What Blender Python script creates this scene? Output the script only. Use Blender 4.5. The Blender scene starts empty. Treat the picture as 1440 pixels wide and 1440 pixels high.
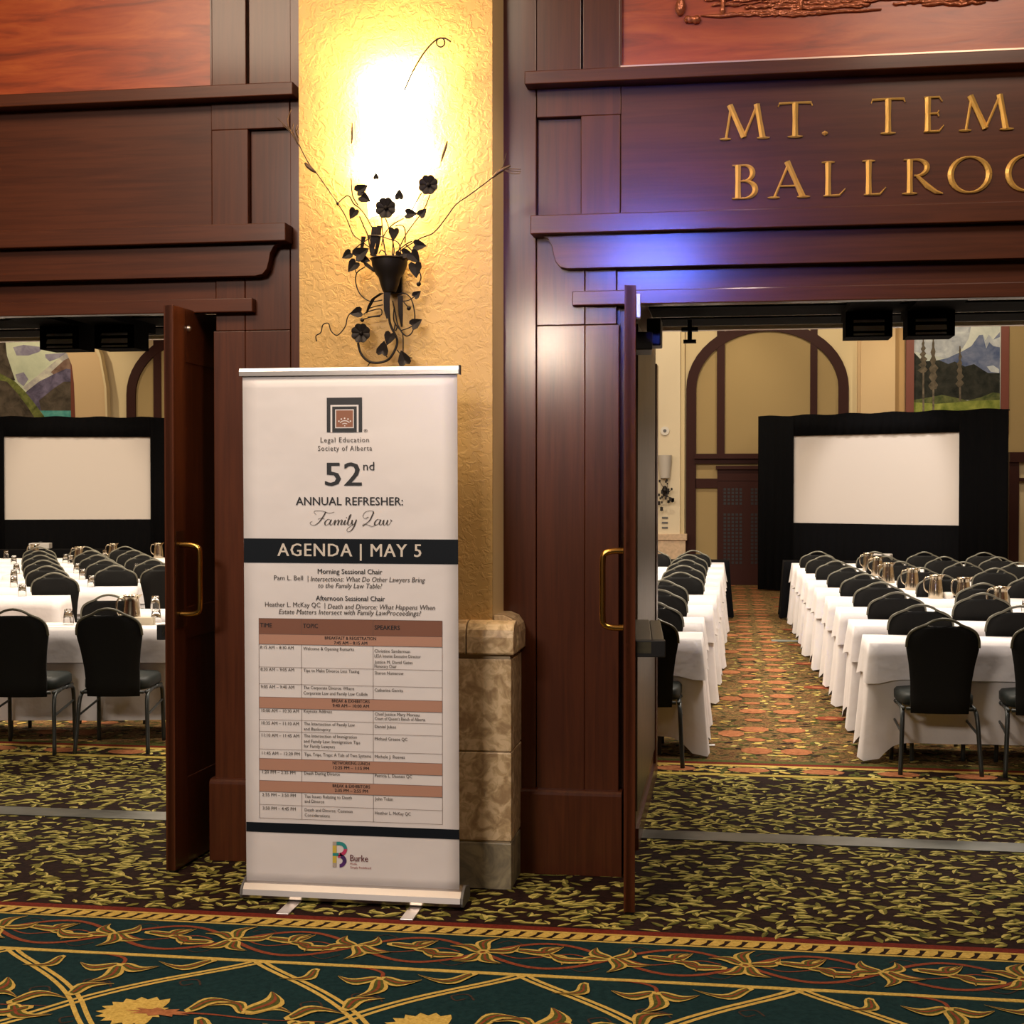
import bpy, bmesh, math, random
from math import sin, cos, pi, radians, atan2, sqrt
from mathutils import Vector, Matrix, Euler
random.seed(7)
S = bpy.context.scene
COL = S.collection
# ------------------------------------------------------------------ camera
H = 1.70; FPX = 2000.0
yaw = math.atan(305/FPX); pit = -math.atan(37/FPX)
cam_d = bpy.data.cameras.new('camera'); cam = bpy.data.objects.new('camera', cam_d); COL.objects.link(cam)
cam_d.sensor_width = 36; cam_d.lens = 36*FPX/1440; cam_d.clip_end = 100; cam_d.clip_start = .05
Fv = Vector((-sin(yaw)*cos(pit), cos(yaw)*cos(pit), sin(pit)))
Rv = Fv.cross(Vector((0,0,1))).normalized(); Uv = Rv.cross(Fv)
cam.matrix_world = Matrix.Translation((0,0,H)) @ Matrix((Rv,Uv,-Fv)).transposed().to_4x4()
S.camera = cam
# ------------------------------------------------------------------ world, exposure
W = bpy.data.worlds.new('world'); S.world = W; W.use_nodes = True
W.node_tree.nodes['Background'].inputs[0].default_value = (1.0,.72,.48,1)
W.node_tree.nodes['Background'].inputs[1].default_value = .03
S.view_settings.view_transform = 'Standard'; S.view_settings.look = 'None'
S.view_settings.exposure = 0.0; S.view_settings.gamma = 1; S.view_settings.use_curve_mapping = False
# ------------------------------------------------------------------ ceiling lights, sources placed for highlights, and an added fill
def area(name, loc, aim, sx, sy, power, col, spread=180):
    l = bpy.data.lights.new(name, 'AREA'); l.shape = 'RECTANGLE'; l.size = sx; l.size_y = sy
    l.energy = power; l.color = col; l.spread = radians(spread)
    o = bpy.data.objects.new(name, l); COL.objects.link(o); o.location = loc
    o.rotation_euler = (Vector(aim)-Vector(loc)).to_track_quat('-Z','Y').to_euler(); return o
def spot(name, loc, aim, power, col, ang, size=.08, blend=.6):
    l = bpy.data.lights.new(name, 'SPOT'); l.energy = power; l.color = col; l.spot_size = radians(ang)
    l.shadow_soft_size = size; l.spot_blend = blend
    o = bpy.data.objects.new(name, l); COL.objects.link(o); o.location = loc
    o.rotation_euler = (Vector(aim)-Vector(loc)).to_track_quat('-Z','Y').to_euler(); return o
def point(name, loc, power, col, size=.03):
    l = bpy.data.lights.new(name, 'POINT'); l.energy = power; l.color = col; l.shadow_soft_size = size
    o = bpy.data.objects.new(name, l); COL.objects.link(o); o.location = loc; return o
WARM = (1.0,.74,.47); WHT = (1.0,.86,.68)
area('hall_ceiling_light', (-2.4,3.6,4.6), (-2.0,5.2,0), 2.2, 1.0, 105, (1,.78,.56))
area('hall_ceiling_light', (1.3,3.6,4.6), (.9,5.2,0), 1.2, 1.0, 60, (1,.80,.62))
area('hall_back_light', (-3.0,-1.2,4.5), (-1.5,5.6,.9), 1.6, .8, 80, (1,.86,.74), 100)
spot('hall_downlight', (.1,4.5,4.7), (-.62,6.2,2.45), 80, (1,.78,.58), 38, .06)
spot('pilaster_accent', (-.35,4.0,4.7), (-.72,6.2,2.32), 170, (1,.80,.58), 15, .05, 1.0)
area('blue_light', (-.66,-.3,3.62), (-.42,6.2,2.76), .60, .16, 2.6, (.12,.18,1.0), 22)  # blue source behind the camera, placed for its reflection on the header
area('hall_lamp', (-1.62,-.3,2.98), (-.7,6.2,2.35), .22, .30, 1.1, (1,.80,.60), 20)
for x, y in ((-11,11.5),(-6.5,11.5),(-2,11.5),(2.5,11.5),(-11,16.5),(-6.5,16.5),(-2,16.5),(2.5,16.5)):
    area('ballroom_chandelier', (x,y,5.3), (x,y,0), 1.6, 1.6, 215, (1,.84,.64) if x<-5 else (1,.88,.74))
for x in (-5.6,-2.6,1.8): area('cloth_front_fill', (x,8.75,5.4), (x-(.6 if x<-5 else 0),12.2,.4), .9, .5, 105, (1,.90,.84) if x>0 else (1,.86,.72))  # added fill that brightens the cloth fronts facing the doorway
for x in (-12.2,-8.5,-4.5,-1.0,1.4,3.9):
    spot('ballroom_wall_washer', (x,22.2,5.35), (x,24.6,3.1), 190, (1,.84,.60), 80, .1)
spot('screen_downlight', (1.4,19.6,5.2), (2.3,22.4,1.7), 430, (1,.90,.84), 34, .15)
spot('screen_downlight', (-10.2,19.2,5.2), (-10.7,22.3,1.7), 230, (1,.80,.60), 34, .15)

# ------------------------------------------------------------------ helpers
def ray(px, py): return Fv + Rv*((px-720)/FPX) + Uv*((720-py)/FPX)
def P(px, py, Y):
    d = ray(px,py); return Vector((0,0,H)) + d*(Y/d.y)
def G(px, py, z=0.0):
    d = ray(px,py); return Vector((0,0,H)) + d*((z-H)/d.z)
class MB:
    def __init__(s): s.v=[]; s.f=[]; s.m=[]
    def add(s, vs, fs, m=0):
        b=len(s.v); s.v += [tuple(v) for v in vs]; s.f += [tuple(b+i for i in f) for f in fs]; s.m += [m]*len(fs); return s
    def box(s, x0,x1,y0,y1,z0,z1, m=0):
        x0,x1=min(x0,x1),max(x0,x1); y0,y1=min(y0,y1),max(y0,y1); z0,z1=min(z0,z1),max(z0,z1)
        return s.add([(x0,y0,z0),(x1,y0,z0),(x1,y1,z0),(x0,y1,z0),(x0,y0,z1),(x1,y0,z1),(x1,y1,z1),(x0,y1,z1)],
            [(0,3,2,1),(4,5,6,7),(0,1,5,4),(1,2,6,5),(2,3,7,6),(3,0,4,7)], m)
    def prism(s, poly, a, b, axis='y', m=0):
        # poly in the plane normal to axis: y -> (x,z); x -> (y,z); z -> (x,y)
        n=len(poly); 
        def T(p,t): return {'y':(p[0],t,p[1]),'x':(t,p[0],p[1]),'z':(p[0],p[1],t)}[axis]
        vs=[T(p,a) for p in poly]+[T(p,b) for p in poly]
        return s.add(vs, [tuple(range(n)), tuple(range(2*n-1,n-1,-1))]+[(i,i+n,(i+1)%n+n,(i+1)%n) for i in range(n)], m)
    def tube(s, pts, r, n=6, m=0, closed=False):
        pts=[Vector(p) for p in pts]; N=len(pts); rs = r if isinstance(r,(list,tuple)) else [r]*N
        vs=[]; up=Vector((0,0,1)); prev=None
        for i,p in enumerate(pts):
            a=pts[(i-1)%N] if (closed or i>0) else p; b=pts[(i+1)%N] if (closed or i<N-1) else p
            t=(b-a); t = t.normalized() if t.length>1e-9 else Vector((0,0,1))
            if prev is None:
                u = t.cross(up if abs(t.z)<.9 else Vector((1,0,0))).normalized()
            else:
                u = (prev - t*prev.dot(t)); u = u.normalized() if u.length>1e-6 else t.orthogonal().normalized()
            prev=u; w=t.cross(u)
            for k in range(n):
                q=2*pi*k/n; vs.append(p+(u*cos(q)+w*sin(q))*rs[i])
        fs=[]
        for i in range(N if closed else N-1):
            j=(i+1)%N
            for k in range(n): fs.append((i*n+k, i*n+(k+1)%n, j*n+(k+1)%n, j*n+k))
        if not closed: fs += [tuple(range(n-1,-1,-1)), tuple((N-1)*n+k for k in range(n))]
        return s.add(vs,fs,m)
    def lathe(s, prof, c=(0,0,0), n=16, m=0, a0=0, a1=2*pi, sx=1, sy=1):
        full = abs(a1-a0-2*pi)<1e-6; K = n if full else n+1; vs=[]; fs=[]
        for r,z in prof:
            for k in range(K):
                q=a0+(a1-a0)*k/n; vs.append((c[0]+sx*r*cos(q), c[1]+sy*r*sin(q), c[2]+z))
        for i in range(len(prof)-1):
            for k in range(n): fs.append((i*K+k, i*K+(k+1)%K, (i+1)*K+(k+1)%K, (i+1)*K+k))
        return s.add(vs,fs,m)
    def disc(s, c, rx, ry, n=10, z=0, m=0, rot=0):
        vs=[(c[0]+cos(rot)*rx*cos(2*pi*k/n)-sin(rot)*ry*sin(2*pi*k/n), c[1]+sin(rot)*rx*cos(2*pi*k/n)+cos(rot)*ry*sin(2*pi*k/n), z) for k in range(n)]
        return s.add(vs,[tuple(range(n))],m)
    def ball(s, c, r, m=0, n=8):
        return s.lathe([(max(1e-4,r*sin(pi*i/6)), -r*cos(pi*i/6)) for i in range(7)], c, n, m)
    def build(s, name, mats, parent=None, smooth=False, bevel=0, label=None, kind=None, cat=None, group=None, weld=False):
        me=bpy.data.meshes.new(name); me.from_pydata(s.v,[],s.f)
        if not isinstance(mats,(list,tuple)): mats=[mats]
        for x in mats: me.materials.append(x)
        me.polygons.foreach_set('material_index', s.m)
        if smooth: me.polygons.foreach_set('use_smooth',[True]*len(s.f))
        me.update()
        bm=bmesh.new(); bm.from_mesh(me)
        if weld: bmesh.ops.remove_doubles(bm, verts=bm.verts, dist=1e-5)
        bmesh.ops.recalc_face_normals(bm, faces=bm.faces); bm.to_mesh(me); bm.free()
        o=bpy.data.objects.new(name,me); COL.objects.link(o)
        if bevel:
            b=o.modifiers.new('bevel','BEVEL'); b.width=bevel; b.segments=2; b.limit_method='ANGLE'; b.angle_limit=radians(40)
        if parent is not None:
            o.parent=parent
            if parent.get('world_built'): o.location = -Vector(parent.location)
        tag(o,label,cat,group,kind); return o
def tag(o,label=None,cat=None,group=None,kind=None):
    if label: o['label']=label
    if cat: o['category']=cat
    if group: o['group']=group
    if kind: o['kind']=kind
    return o
def empty(name, loc=(0,0,0), label=None, cat=None, group=None, kind=None, world=True, parent=None):
    o=bpy.data.objects.new(name,None); COL.objects.link(o); o.location=loc; o.empty_display_size=.1
    if world: o['world_built']=1
    if parent is not None: o.parent=parent; o.location=Vector(loc)-Vector(parent.location)
    return tag(o,label,cat,group,kind)
def copy_tree(o, parent=None):
    c=o.copy(); COL.objects.link(c); c.parent=parent
    for ch in o.children: copy_tree(ch,c)
    return c
def place(proto, used, loc, rz, label, group=None, scale=None):
    if proto in used: o=copy_tree(proto)
    else: o=proto; used.append(proto)
    o.location=loc; o.rotation_euler=(0,0,rz); o['label']=label
    if group: o['group']=group
    return o
USED=[]
# ------------------------------------------------------------------ materials
def new_mat(name):
    m=bpy.data.materials.new(name); m.use_nodes=True; nt=m.node_tree
    return m, nt, nt.nodes['Principled BSDF']
def L(nt,a,b): nt.links.new(a,b)
def ramp(nt, fac, stops, interp='LINEAR'):
    r=nt.nodes.new('ShaderNodeValToRGB'); r.color_ramp.interpolation=interp
    while len(r.color_ramp.elements)<len(stops): r.color_ramp.elements.new(.5)
    for e,(p,c) in zip(r.color_ramp.elements,stops): e.position=p; e.color=(*c,1)
    L(nt,fac,r.inputs[0]); return r.outputs[0]
def coords(nt, scale=(1,1,1), kind='Object'):
    t=nt.nodes.new('ShaderNodeTexCoord'); mp=nt.nodes.new('ShaderNodeMapping'); mp.inputs['Scale'].default_value=scale
    L(nt,t.outputs[kind],mp.inputs[0]); return mp.outputs[0]
def noise(nt, vec, scale, detail=4, rough=.5, dist=0):
    n=nt.nodes.new('ShaderNodeTexNoise'); n.inputs['Scale'].default_value=scale; n.inputs['Detail'].default_value=detail
    n.inputs['Roughness'].default_value=rough; n.inputs['Distortion'].default_value=dist
    if vec is not None: L(nt,vec,n.inputs['Vector'])
    return n.outputs[0]
def bump(nt, b, h, strength, dist):
    n=nt.nodes.new('ShaderNodeBump'); n.inputs['Strength'].default_value=strength; n.inputs['Distance'].default_value=dist
    L(nt,h,n.inputs['Height']); L(nt,n.outputs[0],b.inputs['Normal'])
def simple(name, col, rough=.5, metal=0, emit=None, es=0, spec=None, bumpy=None, vary=0, vscale=8):
    m,nt,b=new_mat(name); b.inputs['Base Color'].default_value=(*col,1); b.inputs['Roughness'].default_value=rough
    b.inputs['Metallic'].default_value=metal
    if spec is not None: b.inputs['Specular IOR Level'].default_value=spec
    if emit: b.inputs['Emission Color'].default_value=(*emit,1); b.inputs['Emission Strength'].default_value=es
    if vary:
        v=noise(nt,coords(nt),vscale,3)
        L(nt,ramp(nt,v,[(.3,tuple(c*(1-vary) for c in col)),(.7,tuple(min(1,c*(1+vary)) for c in col))]),b.inputs['Base Color'])
    if bumpy: bump(nt,b,noise(nt,coords(nt),bumpy[0],3),bumpy[1],bumpy[2])
    return m
def wood(name, dark, light, axis='z', rough=.38, coat=0):
    m,nt,b=new_mat(name); sc={'z':(28,28,1.2),'x':(1.2,28,28)}[axis]
    n=noise(nt,coords(nt,sc),1.6,6,.6,.6); n2=noise(nt,coords(nt),.9,2)
    c=ramp(nt,n,[(.30,dark),(.62,light)])
    mx=nt.nodes.new('ShaderNodeMixRGB'); mx.blend_type='MULTIPLY'; mx.inputs[0].default_value=.45
    L(nt,c,mx.inputs[1]); L(nt,ramp(nt,n2,[(.3,(.62,.55,.5)),(.7,(1,1,1))]),mx.inputs[2]); L(nt,mx.outputs[0],b.inputs['Base Color'])
    b.inputs['Roughness'].default_value=rough; b.inputs['Coat Weight'].default_value=coat; b.inputs['Coat Roughness'].default_value=.17
    b.inputs['Specular IOR Level'].default_value=.22
    bump(nt,b,n,.06,.002); return m
M={}
M['wood_v']=wood('cherry_wood_upright',(.058,.0135,.0042),(.090,.0225,.0068),'z',.45,.45)
M['wood_h']=wood('cherry_wood_level',(.058,.0135,.0042),(.090,.0225,.0068),'x',.45,.45)
M['wood_far']=simple('ballroom_dark_wood',(.034,.009,.006),.55,spec=.15)
def plaster(name,c1,c2,scale=22,st=.55,dist=.008):
    m,nt,b=new_mat(name); v=coords(nt)
    n=noise(nt,v,scale,5,.55,.8); h=ramp(nt,n,[(.44,(0,0,0)),(.56,(1,1,1))])
    n3=noise(nt,v,2.2,3)
    L(nt,ramp(nt,n3,[(.3,c1),(.7,c2)]),b.inputs['Base Color']); b.inputs['Roughness'].default_value=.62
    bump(nt,b,h,st,dist); return m
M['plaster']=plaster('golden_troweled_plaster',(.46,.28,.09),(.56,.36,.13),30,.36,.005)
M['plaster_side']=simple('smooth_golden_lit_side',(.80,.60,.30),.6)  # side return's colour lightened to stand in for hall light on it
def stone(name,c1,c2,c3,scale=7):
    m,nt,b=new_mat(name); v=coords(nt)
    n=noise(nt,v,scale,6,.55,1.4)
    L(nt,ramp(nt,n,[(.36,c1),(.5,c2),(.6,c3)]),b.inputs['Base Color']); b.inputs['Roughness'].default_value=.42
    bump(nt,b,noise(nt,v,60,3),.15,.002); return m
M['stone']=stone('mottled_limestone',(.34,.225,.12),(.50,.36,.20),(.66,.50,.31),17)
M['stone_dark']=stone('grey_limestone',(.15,.13,.095),(.25,.21,.14),(.33,.28,.18),9)
M['stone_far']=simple('pale_limestone',(.58,.42,.27),.6,vary=.15,vscale=20)
M['grout']=simple('pale_grout',(.42,.33,.22),.8)
M['black']=simple('black_metal',(.006,.006,.007),.45)
M['matt']=simple('matt_black',(.003,.003,.003),.95,spec=.05)
M['slat']=simple('grey_metal_slat',(.70,.72,.80),.45)
M['iron']=simple('wrought_iron',(.018,.013,.010),.5,.55)
M['barm']=simple('olive_bronze_bar',(.11,.10,.07),.35,.6)
M['brass']=simple('polished_brass',(.62,.33,.08),.24,1.0)
M['alu']=simple('brushed_aluminium',(.62,.58,.56),.32,1.0)
M['steel']=simple('satin_steel',(.34,.33,.32),.35,.9)
M['grey']=simple('grey_plastic',(.12,.115,.11),.5)
M['dgrey']=simple('dark_grey_slat',(.16,.165,.18),.4)
M['chrome']=simple('warm_steel_pitcher',(.50,.43,.32),.2,1.0)
M['cloth']=simple('white_linen',(.78,.75,.74),.85,bumpy=(7,.35,.02))
M['cloth_black']=simple('black_linen',(.0025,.0025,.003),.95,spec=.1)
M['fabric']=simple('charcoal_upholstery',(.010,.010,.0095),.85,spec=.2,bumpy=(300,.2,.001))
M['seatm']=simple('dark_green_grey_vinyl',(.011,.016,.0145),.5,spec=.3)
M['frame']=simple('gunmetal_chair_frame',(.045,.050,.048),.38,.5)
M['trim']=simple('olive_grey_chair_trim',(.15,.145,.11),.35,.4)
M['banner']=simple('white_banner_vinyl',(.73,.695,.715),.40,spec=.4,bumpy=(3.2,.35,.03))
M['ink']=simple('near_black_ink',(.008,.009,.014),.5)
M['bluecoal']=simple('blue_black_ink_band',(.003,.006,.011),.6,spec=.2)
M['ink_text']=simple('charcoal_text_ink',(.045,.036,.034),.6)
M['ink_band_text']=simple('cream_text_ink',(.62,.56,.50),.6)
M['brown1']=simple('brown_header_ink',(.20,.082,.052),.55)
M['pink1']=simple('salmon_band_ink',(.44,.235,.17),.55)
M['brownlogo']=simple('copper_logo_ink',(.26,.10,.055),.55)
M['line']=simple('table_rule_ink',(.13,.08,.07),.6)
M['red_ink']=simple('maroon_ink',(.30,.03,.04),.6)
def painted(name):
    m,nt,b=new_mat(name); n=noise(nt,coords(nt,(1.2,8,9)),1.7,6,.6,.8)
    L(nt,ramp(nt,n,[(.25,(.13,.022,.008)),(.5,(.30,.050,.012)),(.75,(.42,.095,.020))]),b.inputs['Base Color'])
    b.inputs['Roughness'].default_value=.34; bump(nt,b,n,.12,.006); return m
M['red_panel']=painted('burnt_orange_lacquer')
M['relief']=simple('bronzed_relief',(.36,.11,.05),.22,.45,bumpy=(26,.8,.02))
m,nt,b=new_mat('gilded_letter'); b.inputs['Base Color'].default_value=(.80,.48,.13,1); b.inputs['Metallic'].default_value=.45; b.inputs['Roughness'].default_value=.36
bump(nt,b,noise(nt,coords(nt),55,3),.2,.003); M['gold']=m
m,nt,b=new_mat('lit_frosted_glass'); b.inputs['Base Color'].default_value=(.9,.8,.6,1); b.inputs['Emission Color'].default_value=(1,.74,.40,1); b.inputs['Emission Strength'].default_value=14; M['shade']=m
m,nt,b=new_mat('clear_glass'); b.inputs['Base Color'].default_value=(.95,.95,.95,1); b.inputs['Transmission Weight'].default_value=1; b.inputs['Roughness'].default_value=.03; b.inputs['IOR'].default_value=1.45; M['glass']=m
# carpets
def c_mat(name, stops, scale, rough=.95, mapping=(1,1,1), bs=180):
    m,nt,b=new_mat(name); v=coords(nt,mapping); n=noise(nt,v,scale,4,.6,.4)
    L(nt,ramp(nt,n,stops),b.inputs['Base Color']); b.inputs['Roughness'].default_value=rough; b.inputs['Specular IOR Level'].default_value=.1
    bump(nt,b,noise(nt,coords(nt),bs,2),.3,.004); return m
M['c_teal']=c_mat('carpet_dark_teal',[(.3,(.004,.018,.021)),(.7,(.010,.035,.038))],40)
M['c_brown']=c_mat('carpet_dark_brown',[(.3,(.009,.004,.003)),(.7,(.028,.012,.009))],30)
M['c_gold']=c_mat('carpet_gold',[(.3,(.42,.27,.055)),(.7,(.66,.46,.12))],90)
M['c_yel']=c_mat('carpet_pale_yellow',[(.3,(.30,.22,.04)),(.7,(.48,.36,.08))],90)
M['c_olive']=c_mat('carpet_olive',[(.3,(.045,.050,.010)),(.7,(.11,.115,.028))],70)
M['c_leafa']=c_mat('carpet_leaf_green',[(.3,(.10,.09,.018)),(.7,(.24,.21,.048))],60)
M['c_leafb']=c_mat('carpet_leaf_light',[(.3,(.32,.27,.06)),(.7,(.64,.54,.17))],60)
M['c_red']=c_mat('carpet_brick_red',[(.3,(.10,.012,.008)),(.7,(.19,.028,.014))],60)
M['c_vine']=c_mat('carpet_vine_red',[(.3,(.17,.035,.016)),(.7,(.28,.070,.03))],80)
M['c_dim']=c_mat('carpet_dim_tendril',[(.3,(.035,.020,.015)),(.7,(.075,.040,.028))],80)
M['c_or']=c_mat('carpet_orange',[(.3,(.24,.085,.032)),(.7,(.46,.18,.075))],40)
M['c_ball']=c_mat('carpet_ballroom_mix',[(.30,(.016,.012,.007)),(.42,(.060,.048,.016)),(.50,(.22,.135,.045)),(.56,(.07,.024,.012)),(.64,(.30,.17,.06)),(.72,(.05,.04,.015))],13,mapping=(1,1,1),bs=60)

# ------------------------------------------------------------------ floor and carpets
fl=MB(); fl.box(-16,6,-4,25,-.08,0); floor=fl.build('floor',M['c_brown'],kind='structure')
def strip(y0,y1,mat,name,x0=-5.4,x1=2.6,z=.0012,parent=None,kind=None):
    return MB().box(x0,x1,y0,y1,0,z).build(name,mat,parent or floor,kind=kind)
strip(-3.9,5.25,M['c_teal'],'carpet_field',-15.9,5.9)
strip(5.35,5.405,M['c_red'],'carpet_stripe',-15.9,5.9)
strip(4.843,4.868,M['c_gold'],'carpet_stripe',-6,4,.0030)
rp=MB(); rp.box(-6,4,5.25,5.35,0,.0016,1); rp.box(-6,4,5.25,5.262,0,.003,0); rp.box(-6,4,5.334,5.350,0,.003,0)
x=-5.9
while x<3.9:
    rp.add([(x,5.268,.0032),(x+.040,5.268,.0032),(x+.062,5.300,.0032),(x+.066,5.330,.0032),(x+.026,5.330,.0032),(x+.012,5.296,.0032)],[(0,1,2,3,4,5)],0); x+=.064
rp.build('carpet_rope_border',[M['c_gold'],M['c_brown']],floor,kind='stuff')
def ribbon(mb, pts, w, z, m=0, taper=False):
    n=len(pts); vs=[]
    for i,p in enumerate(pts):
        a=pts[max(0,i-1)]; b=pts[min(n-1,i+1)]; dx,dy=b[0]-a[0],b[1]-a[1]; l=sqrt(dx*dx+dy*dy) or 1
        ww=w*(1-.85*i/(n-1)) if taper else w
        vs += [(p[0]-dy/l*ww/2,p[1]+dx/l*ww/2,z),(p[0]+dy/l*ww/2,p[1]-dx/l*ww/2,z)]
    mb.add(vs,[(2*i,2*i+1,2*i+3,2*i+2) for i in range(n-1)],m)
def bez(p0,p1,p2,p3,n=12):
    return [tuple((1-t)**3*a+3*(1-t)**2*t*b+3*(1-t)*t*t*c+t**3*d for a,b,c,d in zip(p0,p1,p2,p3)) for t in [i/n for i in range(n+1)]]
def smoothpts(pts, k=5):
    out=[]; n=len(pts)
    for i in range(n-1):
        p0=pts[max(0,i-1)];p1=pts[i];p2=pts[i+1];p3=pts[min(n-1,i+2)]
        for j in range(k):
            t=j/k
            out.append(tuple(.5*((2*b)+(-a+c)*t+(2*a-5*b+4*c-d)*t*t+(-a+3*b-3*c+d)*t**3) for a,b,c,d in zip(p0,p1,p2,p3)))
    out.append(tuple(pts[-1])); return out
LZ=0
def sleaf(mb, x, y, ang, ln, wd, z=.004, bend=.35, mats=(0,1,2)):
    global LZ
    LZ=(LZ+7)%23; z=z+LZ*.00009
    def shape(sc, zz, m, off=0):
        L1=[];L2=[]
        for i in range(9):
            t=off+(1-off)*i/8; u=t*ln; c=bend*ln*sin(pi*t*1.15)*(t)
            w=wd*sc*(sin(pi*min(1,t*.92+.06))**.75)*(1-.25*t)
            L1.append((u,c+w/2)); L2.append((u,c-w/2))
        poly=L1+L2[::-1]; n=len(poly)
        vs=[(x+cos(ang)*p-sin(ang)*q, y+sin(ang)*p+cos(ang)*q, zz) for p,q in poly]
        mb.add(vs,[(i,i+1,n-2-i,n-1-i) for i in range(8)],m)
    shape(1,z,mats[0]); shape(.56,z+.0007,mats[1],.10); shape(.17,z+.0014,mats[2],.14)
# scroll band (y 4.87..5.25)
sc=MB(); HP=.4715; X0=-1.823; ym=5.065; A=.135
def vine(ph):
    pts=[]; x=-4.8
    while x<2.9:
        pts.append((x, ym+A*sin(pi*(x-X0)/HP+ph)*(1 if True else 0))); x+=HP/14
    return pts
ribbon(sc,vine(0),.020,.0028,3); ribbon(sc,vine(pi),.020,.0026,3)
k=-7
while k<10:
    xn=X0+k*HP; up = 1 if k%2==0 else -1
    # node leaf bundle
    for a,l_ in ((85,.12),(150,.10),(30,.11),(-60,.10),(-125,.10)):
        sleaf(sc, xn+.01*cos(radians(a)), ym+.01*sin(radians(a)), radians(a)*up, l_*1.3, .066, bend=.3*(1 if a%2 else -1))
    # leaves inside the lens to the right of the node
    cx=xn+HP*.5
    sleaf(sc,cx-.13,ym+.035,radians(12),.19,.072,bend=-.35); sleaf(sc,cx+.17,ym-.045,radians(165),.18,.076,bend=.3)
    sleaf(sc,cx-.02,ym+.01,radians(-40),.13,.06,bend=.4); sleaf(sc,cx-.02,ym,radians(70),.11,.055,bend=.3);
    ribbon(sc,smoothpts([(cx-.18,ym),(cx-.10,ym-.04),(cx-.01,ym-.01),(cx+.08,ym+.03),(cx+.15,ym)]),.008,.0026,3)
    ribbon(sc,smoothpts([(cx-.2,ym+.11),(cx-.16,ym+.15),(cx-.11,ym+.12),(cx-.13,ym+.09)],4),.006,.0025,4)
    ribbon(sc,smoothpts([(cx+.2,ym-.10),(cx+.15,ym-.15),(cx+.10,ym-.12),(cx+.13,ym-.09)],4),.006,.0025,4)
    k+=1
sc.build('carpet_vine_scroll',[M['c_gold'],M['c_olive'],M['c_vine'],M['c_vine'],M['c_dim']],floor,kind='stuff')
# lozenge field (y < 4.85)
lz=MB(); AP=.945
for k in range(-3,5):
    ax=-1.652+k*AP; ay=4.852
    for sgn in (-1,1):
        for off in (-.019,.019):
            pts=bez((ax+off,ay),(ax+sgn*.10+off,ay-.12),(ax+sgn*.30+off,ay-.22),(ax+sgn*AP/2+off,ay-.46))+\
                bez((ax+sgn*AP/2+off,ay-.46),(ax+sgn*(AP/2+.14)+off,ay-.68),(ax+sgn*AP*.72+off,ay-.8),(ax+sgn*AP*1.0+off,ay-.93))[1:]
            ribbon(lz,pts,.016,.0026+.0003*(sgn>0),0)
    # hanging trefoils below the border line
    for dx,flip in ((.36,1),(.60,-1)):
        cx=ax+dx; 
    cx=ax+AP/2+.02
    ribbon(lz,smoothpts([(cx-.22,ay),(cx-.10,ay-.01),(cx-.03,ay-.05),(cx-.02,ay-.12)]),.014,.0028,3)
    for a,l_,bd in ((-95,.19,.25),(-10,.14,-.4),(190,.15,.4)): sleaf(lz,cx-.02,ay-.11,radians(a),l_,.075,bend=bd)
    sleaf(lz,cx-.26,ay-.05,radians(-120),.15,.06,bend=.5); sleaf(lz,cx+.30,ay-.015,radians(-155),.20,.065,bend=.5)
    # big flower with stem under each apex
    fx,fy=ax-.22,4.33
    vs=[]; N=36
    for i in range(N):
        a=2*pi*i/N; r=.125*(1.12 if i%2 else .90)*(1 if cos(a)<.55 else .62); vs.append((fx+r*1.05*cos(a),fy+r*sin(a)*.92,.0034))
    lz.add(vs,[tuple(range(N))],0)
    vs=[(fx+.06+.075*(1.2 if i%2 else .7)*cos(2*pi*i/18)*1.3, fy+.032*(1.2 if i%2 else .7)*sin(2*pi*i/18),.0042) for i in range(18)]
    lz.add(vs,[tuple(range(18))],5)
    ribbon(lz,smoothpts([(fx+.08,fy),(fx+.22,fy+.01),(fx+.40,fy-.01),(fx+.62,fy)]),.016,.0030,3,True)
    for dx,dy,a,l_,w,bd in ((.14,.02,40,.16,.06,.5),(.20,-.03,-35,.17,.06,-.4),(.34,.03,75,.17,.085,-.3),(.34,.03,20,.13,.05,.5),(.34,.03,150,.13,.05,-.5),(.48,.0,35,.16,.06,.5),(.50,-.01,-30,.16,.06,-.4),(-.30,.10,60,.14,.06,.4),(-.36,-.02,200,.14,.06,.4)):
        sleaf(lz,fx+dx,fy+dy,radians(a),l_*1.15,w*1.25,bend=bd)
    for dx,dy in ((-.28,.22),(.05,.26),(.52,.12),(-.2,-.12),(.7,.2)):
        ribbon(lz,smoothpts([(fx+dx+.05,fy+dy),(fx+dx+.02,fy+dy+.05),(fx+dx-.03,fy+dy+.03),(fx+dx-.01,fy+dy-.01),(fx+dx+.02,fy+dy+.01)],4),.007,.0024,4)
lz.build('carpet_lozenge_motif',[M['c_gold'],M['c_olive'],M['c_vine'],M['c_vine'],M['c_dim'],M['c_or']],floor,kind='stuff')
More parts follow.
